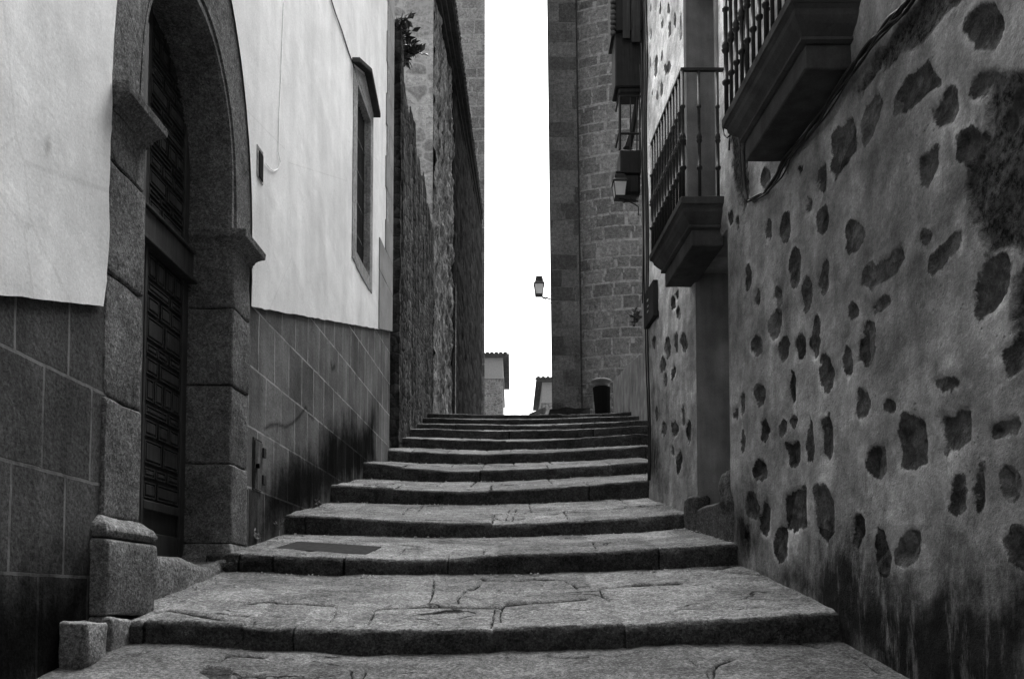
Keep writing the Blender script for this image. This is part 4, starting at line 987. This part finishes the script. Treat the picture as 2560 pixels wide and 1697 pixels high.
ch=thing('stone_church','tall stone church with streaked side wall and dark overhanging eaves on the left','church',(-3,28,5))
CX=lambda Y:-3.3+.051*Y
e0=on_line(1099,0,-3.3,.051); e1=on_line(1199,530,-3.3,.051)
EZ=(e0[1]+e1[1])/2; CY0,CY1=21.6,36.6
CYM=25.9
sheet('front_wall',lambda u,v:(rough_pt(-9+v*(CX(CY0)+9),CY0,3+u*(EZ-2.5),1,.05),(v,u)),90,60,M['church_front'],ch)
sheet('side_wall',lambda u,v:(rough_pt(CX(CY0+v*(CYM-CY0)),CY0+v*(CYM-CY0),3+u*(EZ-3),0,.09),(v,u)),160,50,M['church_side'],ch)
sheet('side_wall',lambda u,v:(rough_pt(CX(CYM+v*(CY1-CYM))+.03,CYM+v*(CY1-CYM),3+u*(EZ-3),0,.05),(v,u)),120,60,M['church_dark'],ch)  # far stretch painted darker: shade below the eave put into the masonry colour
b=MB(); b.hexa(lambda Y,x,z:(x if x<-5 else CX(Y)-.08,Y,z),CY0+.1,CY1,-14,0,3,EZ-.02); b.build('church_body',M['church_dark'],ch)
b=MB(); b.hexa(lambda Y,o_,z:(CX(Y)+o_,Y,z),CYM+.02,CYM+.35,.0,.10,4,10.5); b.build('buttress',M['church_side'],ch)
OV=lambda Y: 1.-.75*(Y-CY0)/(CY1-CY0)
b=MB()
for z0,z1,o_ in ((EZ-.55,EZ-.35,.12),(EZ-.35,EZ-.15,.25),(EZ-.15,EZ,.40)): b.hexa(lambda Y,q,z:(CX(Y)+(q if q<0 else q*OV(Y)),Y,z),CY0-.3,CY1-.5,-.3,o_,z0,z1-.003)
eave=b.build('eave',M['dark'],ch)
b=MB()
n=int((CY1-CY0-.3)/.24)
for k in range(n):
    y=CY0-.25+k*.24; rg.random()
    prof=[]
    for t_ in (0,1):
        ring=[]
        for a in np.linspace(0,math.pi,6): ring.append((CX(y)+.5*OV(y)+(-1.4)*t_+.03*rg.uniform(-1,1),y+.10*math.cos(a),EZ+.0+.10*math.sin(a)+.55*t_))
        for a in np.linspace(math.pi,0,6): ring.append((CX(y)+.5*OV(y)-1.4*t_,y+.08*math.cos(a),EZ-.01+.08*math.sin(a)+.55*t_))
        prof.append(ring)
    b.loft(prof)
b.build('roof_tile_edge',M['tile'],eave)
b=MB(); b.loft([[(CX(Y)+.45*OV(Y),Y,EZ+.0),(CX(Y)-8,Y,EZ+3.2),(CX(Y)-8,Y,EZ+3.0),(CX(Y)+.45*OV(Y),Y,EZ-.03)] for Y in (CY0-.3,CY1-.5)]); b.build('roof',M['tile'],ch)

def facade(name,mat,parent,p0,p1,z0,z1,lean=0,n=8,m=30):
    L=math.hypot(p1[0]-p0[0],p1[1]-p0[1])
    return sheet(name,lambda u,v:((p0[0]+(p1[0]-p0[0])*v+lean*(z0+(z1-z0)*u-6),p0[1]+(p1[1]-p0[1])*v,z0+(z1-z0)*u),(v*L,z0+(z1-z0)*u)),m,n,mat,parent,smooth=False)
lt=thing('church_tower','pale ashlar tower rising behind the dark church eaves','tower',(-3,39,5))
TX=-.0348*37.2; TYR=37.2
facade('wall',M['church_tower'],lt,(-8,TYR),(TX,TYR),3,34); facade('wall',M['church_tower'],lt,(TX,TYR),(TX-.5,TYR+6),3,34); facade('wall',M['church_tower'],lt,(-8,TYR+6),(-8,TYR),3,34)
b=MB(); b.hexa(Wf,-7.9,TX-.6,TYR+.1,TYR+5.9,3,33.9); b.build('tower_core',M['church_tower'],lt)

rt=thing('round_tower','tall granite tower with smooth flat pier and rounded lichen spotted wall beside the sky','tower',(3,26,5.5))
LE=-.0105
bx0,bx1,by=1.245,2.10,24.
facade('pier',M['tower_face'],rt,(bx0,by),(bx1,by),4.5,30,LE); facade('pier',M['tower_face'],rt,(bx0,by+.5),(bx0,by),4.5,30,LE); facade('pier',M['tower_face'],rt,(bx1,by),(bx1,by+1),4.5,30,LE)
RCX,RCY,RR=3.95,28.2,4.0
def cyl(u,v):
    a=R(-122)+R(150)*v; z=4.5+25.5*u
    return ((RCX+RR*math.cos(a)+LE*(z-6),RCY+RR*math.sin(a),z),(a*RR,z))
sheet('round_wall',cyl,60,80,M['tower_round'],rt)
b=MB(); b.hexa(Wf,bx0+.75,bx1+2,by+.6,by+6,4.4,29); b.build('tower_core',M['tower_face'],rt)
b=MB(); b.hexa(lambda a,b_,c:(a+LE*(c-6),b_,c),bx0-.05,bx1+.02,by-.04,by+1,12.9,17.6); b.hexa(Wf,bx0-.12,bx1+.05,by-.14,by+1,4.6,5.72); b.build('pier_course',M['rubble'],rt,sub=3,rough=.05,rscale=3) if False else None
b=MB(); b.hexa(Wf,bx0-.10,bx1+.25,by-.16,by+.6,4.6,5.78); b.build('footing',M['church_dark'],rt,sub=4,rough=.07,rscale=3)

def lantern(name,label,c,s,wall,parent=None):
    """four-sided tapering lantern on a scrolled bracket; c centre of the glass, wall = point on the wall"""
    o=thing(name,label,'lantern',c)
    def ring(w_,z): return [(c[0]+a*w_*s,c[1]+b_*w_*s,c[2]+z*s) for a,b_ in ((-1,-1),(1,-1),(1,1),(-1,1))]
    MB().loft([ring(.36,-.55),ring(.49,.5)]).build('pane',M['glass'],o)
    b=MB()
    for a,b_ in ((-1,-1),(1,-1),(1,1),(-1,1)): b.tube([(c[0]+a*.37*s,c[1]+b_*.37*s,c[2]-.57*s),(c[0]+a*.5*s,c[1]+b_*.5*s,c[2]+.52*s)],.035*s,5)
    b.loft([ring(.40,-.66),ring(.40,-.55)]); b.loft([ring(.57,.48),ring(.57,.58)]); b.build('frame',M['iron'],o)
    b=MB(); b.loft([ring(.55,.58),ring(.42,.78),ring(.40,1.05),ring(.30,1.15),ring(.28,1.22),ring(.34,1.25),ring(.34,1.33),ring(.1,1.36)]); b.build('cap',M['iron'],o)
    b=MB(); z=c[2]-.66*s; w_=Vector((wall[0],wall[1],z)); p=Vector((c[0],c[1],z)); d_=(w_-p); L=d_.length; d_.normalize()
    b.tube([p-d_*.05*s,w_],.06*s,6)
    b.tube([p+d_*(.35*s+.0)+Vector((0,0,-.28*s))]+[p+d_*(L*(.3+.7*q))+Vector((0,0,-.10*s-.32*s*q*q)) for q in np.linspace(0,1,10)]+[w_+Vector((0,0,-1.1*s))],.045*s,6)
    b.tube([w_+Vector((0,0,.42*s))]+[w_-d_*(L*.45*math.sin(a))+Vector((0,0,.22*s+.20*s*math.cos(a))) for a in np.linspace(0,math.pi,10)],.04*s,6)
    b.build('bracket',M['iron'],o); return o
lc=at(1245,669,23.9); lantern('wall_lantern','small street lantern on a scrolled bracket against the sky at the tower edge',lc,.29,(bx0+LE*(lc[2]-6),23.9+.3))

bn=thing('litter_bin','black tapered litter bin with a flared pale rim at the top of the steps','bin',at(1391,951,20.5))
bp=Vector(at(1392,953,20.5)); tp=Vector(at(1388,876,20.5)); ax=(tp-bp); H=ax.length; ax.normalize()
MB().lathe(bp,[(.19,-.15),(.20,0),(.225,H*.75),(.20,H*.76)],18,ax).build('bin_body',M['bin'],bn,smooth=False)
MB().lathe(bp,[(.185,H*.755),(.185,H*.85),(.22,H*.88),(.27,H*.91),(.28,H*.94),(.25,H*.97),(.20,H*.975),(.19,H*.9)],18,ax).build('bin_rim',M['binrim'],bn,smooth=True)

pw=thing('parapet_wall','low streaked plaster parapet rising beside the upper steps on the right','wall',(2.5,16,4))
pa=at(1481,818,15.6); pb_=at(1416,878,20.2)
b=MB(); b.loft([[(p[0],p[1],zb_),(p[0]+.3,p[1],zb_),(p[0]+.3,p[1],p[2]),(p[0],p[1],p[2])] for p,zb_ in (((pa[0]+.02,14.2,pa[2]-.25),2.5),((pa[0],15.6,pa[2]),2.8),((pb_[0],20.2,pb_[2]),4.2))])
b.build('wall',M['lining2'],pw,sub=3,rough=.02,rscale=3)
b=MB()
for t0,t1,za,zb_ in ():
    p=[Vector((pa[0],15.6,0)).lerp(Vector((pb_[0],20.2,0)),q)+Vector((-.012,0,3.95+q*.9+ (za+(zb_-za)*(q-t0)/(t1-t0)) )) for q in (t0,t1)]
    b.tube(p,.010,5)

# neighbouring house whose street front is seen edge-on beyond the corner
nh=thing('neighbour_house','house beyond the plastered corner seen edge-on with dark timber gallery and small railed balcony','house',(2.6,13,3))
b=MB(); b.hexa(Wf,2.56,9,9.,15.4,1.,13.5); b.build('wall',M['lining2'],nh)
YB=15.0
def hx(b,x0,x1,y0,y1,a0,a1,mat=None):
    """box whose near face shows between photo columns x0..x1 and rows a0 (top)..a1"""
    p=at(x0,a0,y0); q=at(x1,a1,y0); b.hexa(Wf,p[0],q[0],y0,y1,q[2],p[2])
b=MB(); hx(b,1420,1482,YB,15.5,40,200); gal=b.build('timber_gallery',M['wood2'],nh,bevel=.02,seg=1)
b=MB(); hx(b,1429,1480,YB+.05,15.45,199,214); b.build('gallery_corbel',M['wood2'],gal,bevel=.02,seg=1)
b=MB(); hx(b,1414,1482,YB-.08,15.6,-60,70); b.build('gallery_roof',M['wood2'],gal)
b=MB()
for k in range(9):
    p=at(1416,-20+k*12,YB-.12); b.lathe((p[0],p[1]+.02,p[2]),[(.045,-.03),(.06,.0),(.045,.03)],8)
b.build('tile_edge',M['tile'],gal,smooth=True)
b=MB()
for x0,x1,a0,a1 in ((1438,1455,-20,88),(1458,1479,-20,97)): hx(b,x0,x1,YB-.11,YB-.085,a0,a1)
b.build('gallery_board',M['wood'],gal)
b=MB(); hx(b,1432,1481,YB,15.5,346,400); bb=b.build('small_balcony',M['wood2'],nh,bevel=.015,seg=1)
b=MB(); hx(b,1438,1480,YB+.02,15.4,400,448); b.build('balcony_base',M['wood2'],bb,bevel=.05,seg=1)
b=MB()
for x in (1431.5,1456,1471,1477):
    p=at(x,346,YB+.03); q=at(x,222,YB+.03); b.tube([p,q],.028 if x<1435 else .014,6)
for yv in (223,309):
    p=at(1430,yv,YB+.03); q=at(1480,yv,YB+.03); b.tube([p,q],.022,6)
    p2=(p[0],15.5,p[2]); b.tube([p,p2],.022,6)
b.build('railing',M['iron'],bb)
p=[at(x,y,YB+.25) for x,y in ((1472,224),(1466,270),(1459,310),(1450,345))]
b=MB(); b.tube(p,[.03,.06,.07,.10],8); tag(b.build('rolled_blind',M['wood2'],None),'dark rolled blind leaning inside the small railed balcony','blind')
for k,(pts,r) in enumerate((([(1478,150),(1482,230),(1477,300),(1484,400),(1487,600),(1489,760)],.014),([(1481,100),(1485,260),(1483,420),(1486,560),(1484,700)],.012))):
    b=MB(); b.tube([at(x,y,14.6-k*.1) for x,y in pts],r,6); tag(b.build('wall_cable',M['cable'],None,smooth=True),('wavy loose cable beside the timber gallery on the neighbouring house','thicker straight drainpipe-like cable beside the street lantern')[k],'cable')
lc=at(1431,440,14.9); lantern('wall_lantern','larger street lantern on a scrolled bracket under the small dark balcony',lc,.25,(at(1476,440,14.9)[0],15.0))

be=thing('light_blocking_house','grey rendered house added out of view below the steps to block light','house',(0,-4.6,-3))  # added unseen behind the camera to cut light on risers and near treads
b=MB(); b.hexa(Wf,-9,9,-16,-4.6,-3.3,13); b.build('wall',M['lining'],be)
for x in (-1.2,.6): MB().hexa(Wf,x,x+.9,-4.6,-4.56,1.5,3.0).build('window',M['pane'],be)
# far houses in the gap, an aerial between them
def far_house(label,x0,x1,ytop,Y,depth,side,name='distant_house'):
    o=thing(name,label,'house',(0,Y,5.6))
    A=at(x0,ytop,Y); B=at(x1,ytop,Y); z=A[2]
    b=MB(); b.hexa(Wf,A[0],B[0],Y,Y+depth,4.5,z); b.build('wall',M['far_wall'],o)
    b=MB(); b.hexa(Wf,A[0]-.02,B[0]+.02,Y-.03,Y+depth,z-1.15,z-.02); b.hexa(Wf,A[0]-.08,B[0]+.08,Y-.09,Y+depth,z-1.25,z-1.152); b.build('cornice',M['far_paint'],o)
    ov=.38; b=MB()
    xa,xb=A[0]-(ov if side<0 else 0),B[0]+(ov if side>0 else 0)
    b.loft([[(xa,Y-.35,z-.02),(xb,Y-.35,z-.02),(xb,Y-.35,z+.14),(xa,Y-.35,z+.14)],[(xa,Y+depth,z-.02),(xb,Y+depth,z-.02),(xb,Y+depth,z+.16),(xa,Y+depth,z+.16)]]); rf=b.build('roof',M['tile'],o)
    b=MB(); n=int((xb-xa)/.26)
    for k in range(n):
        x=xa+.13+k*(xb-xa-.1)/n; zz_=(n-k if side>0 else k)*.02
        b.loft([[(x+.12*math.cos(a),y,z+.12+.10*math.sin(a)+dz) for a in np.linspace(0,math.pi,6)] for y,dz in ((Y-.45,0),(Y+2.5,.75))],close=False,caps=False)
        b.loft([[(x+.12*math.cos(a),y,z+.09+.10*math.sin(a)+dz) for a in np.linspace(0,math.pi,6)] for y,dz in ((Y-.45,0),(Y+2.5,.75))],close=True)
    b.build('roof_tiles',M['tile'],rf); return o
far_house('far pale rubble house with tiled eaves left in the sky gap',1060,1161,826,46,7,1)
far_house('far pale rubble house half hidden behind the tower pier',1253,1330,882,46,7,-1)
p0=at(1243,900,47); b=MB(); b.tube([p0,(p0[0],47,at(1241,805,47)[2])],.012,5); tag(b.build('aerial_pole',M['greycable'],None),'hair thin aerial pole rising against the sky beside the right far house','aerial')
sm=thing('small_house','tiny tiled rooftop just above the top step in the sky gap','house',(0,40,5.6))
A=at(1222,957,40); B=at(1260,946,40)
b=MB(); b.hexa(Wf,A[0]+.25,B[0],40,42,5.,B[2]-.2); b.build('wall',M['far_wall'],sm)
b=MB(); b.loft([[(A[0],y,A[2]),(B[0],y,B[2]+.1),(B[0],y,B[2]-.1),(A[0],y,A[2]-.12)] for y in (39.8,42.)]); b.build('roof',M['tile'],sm)
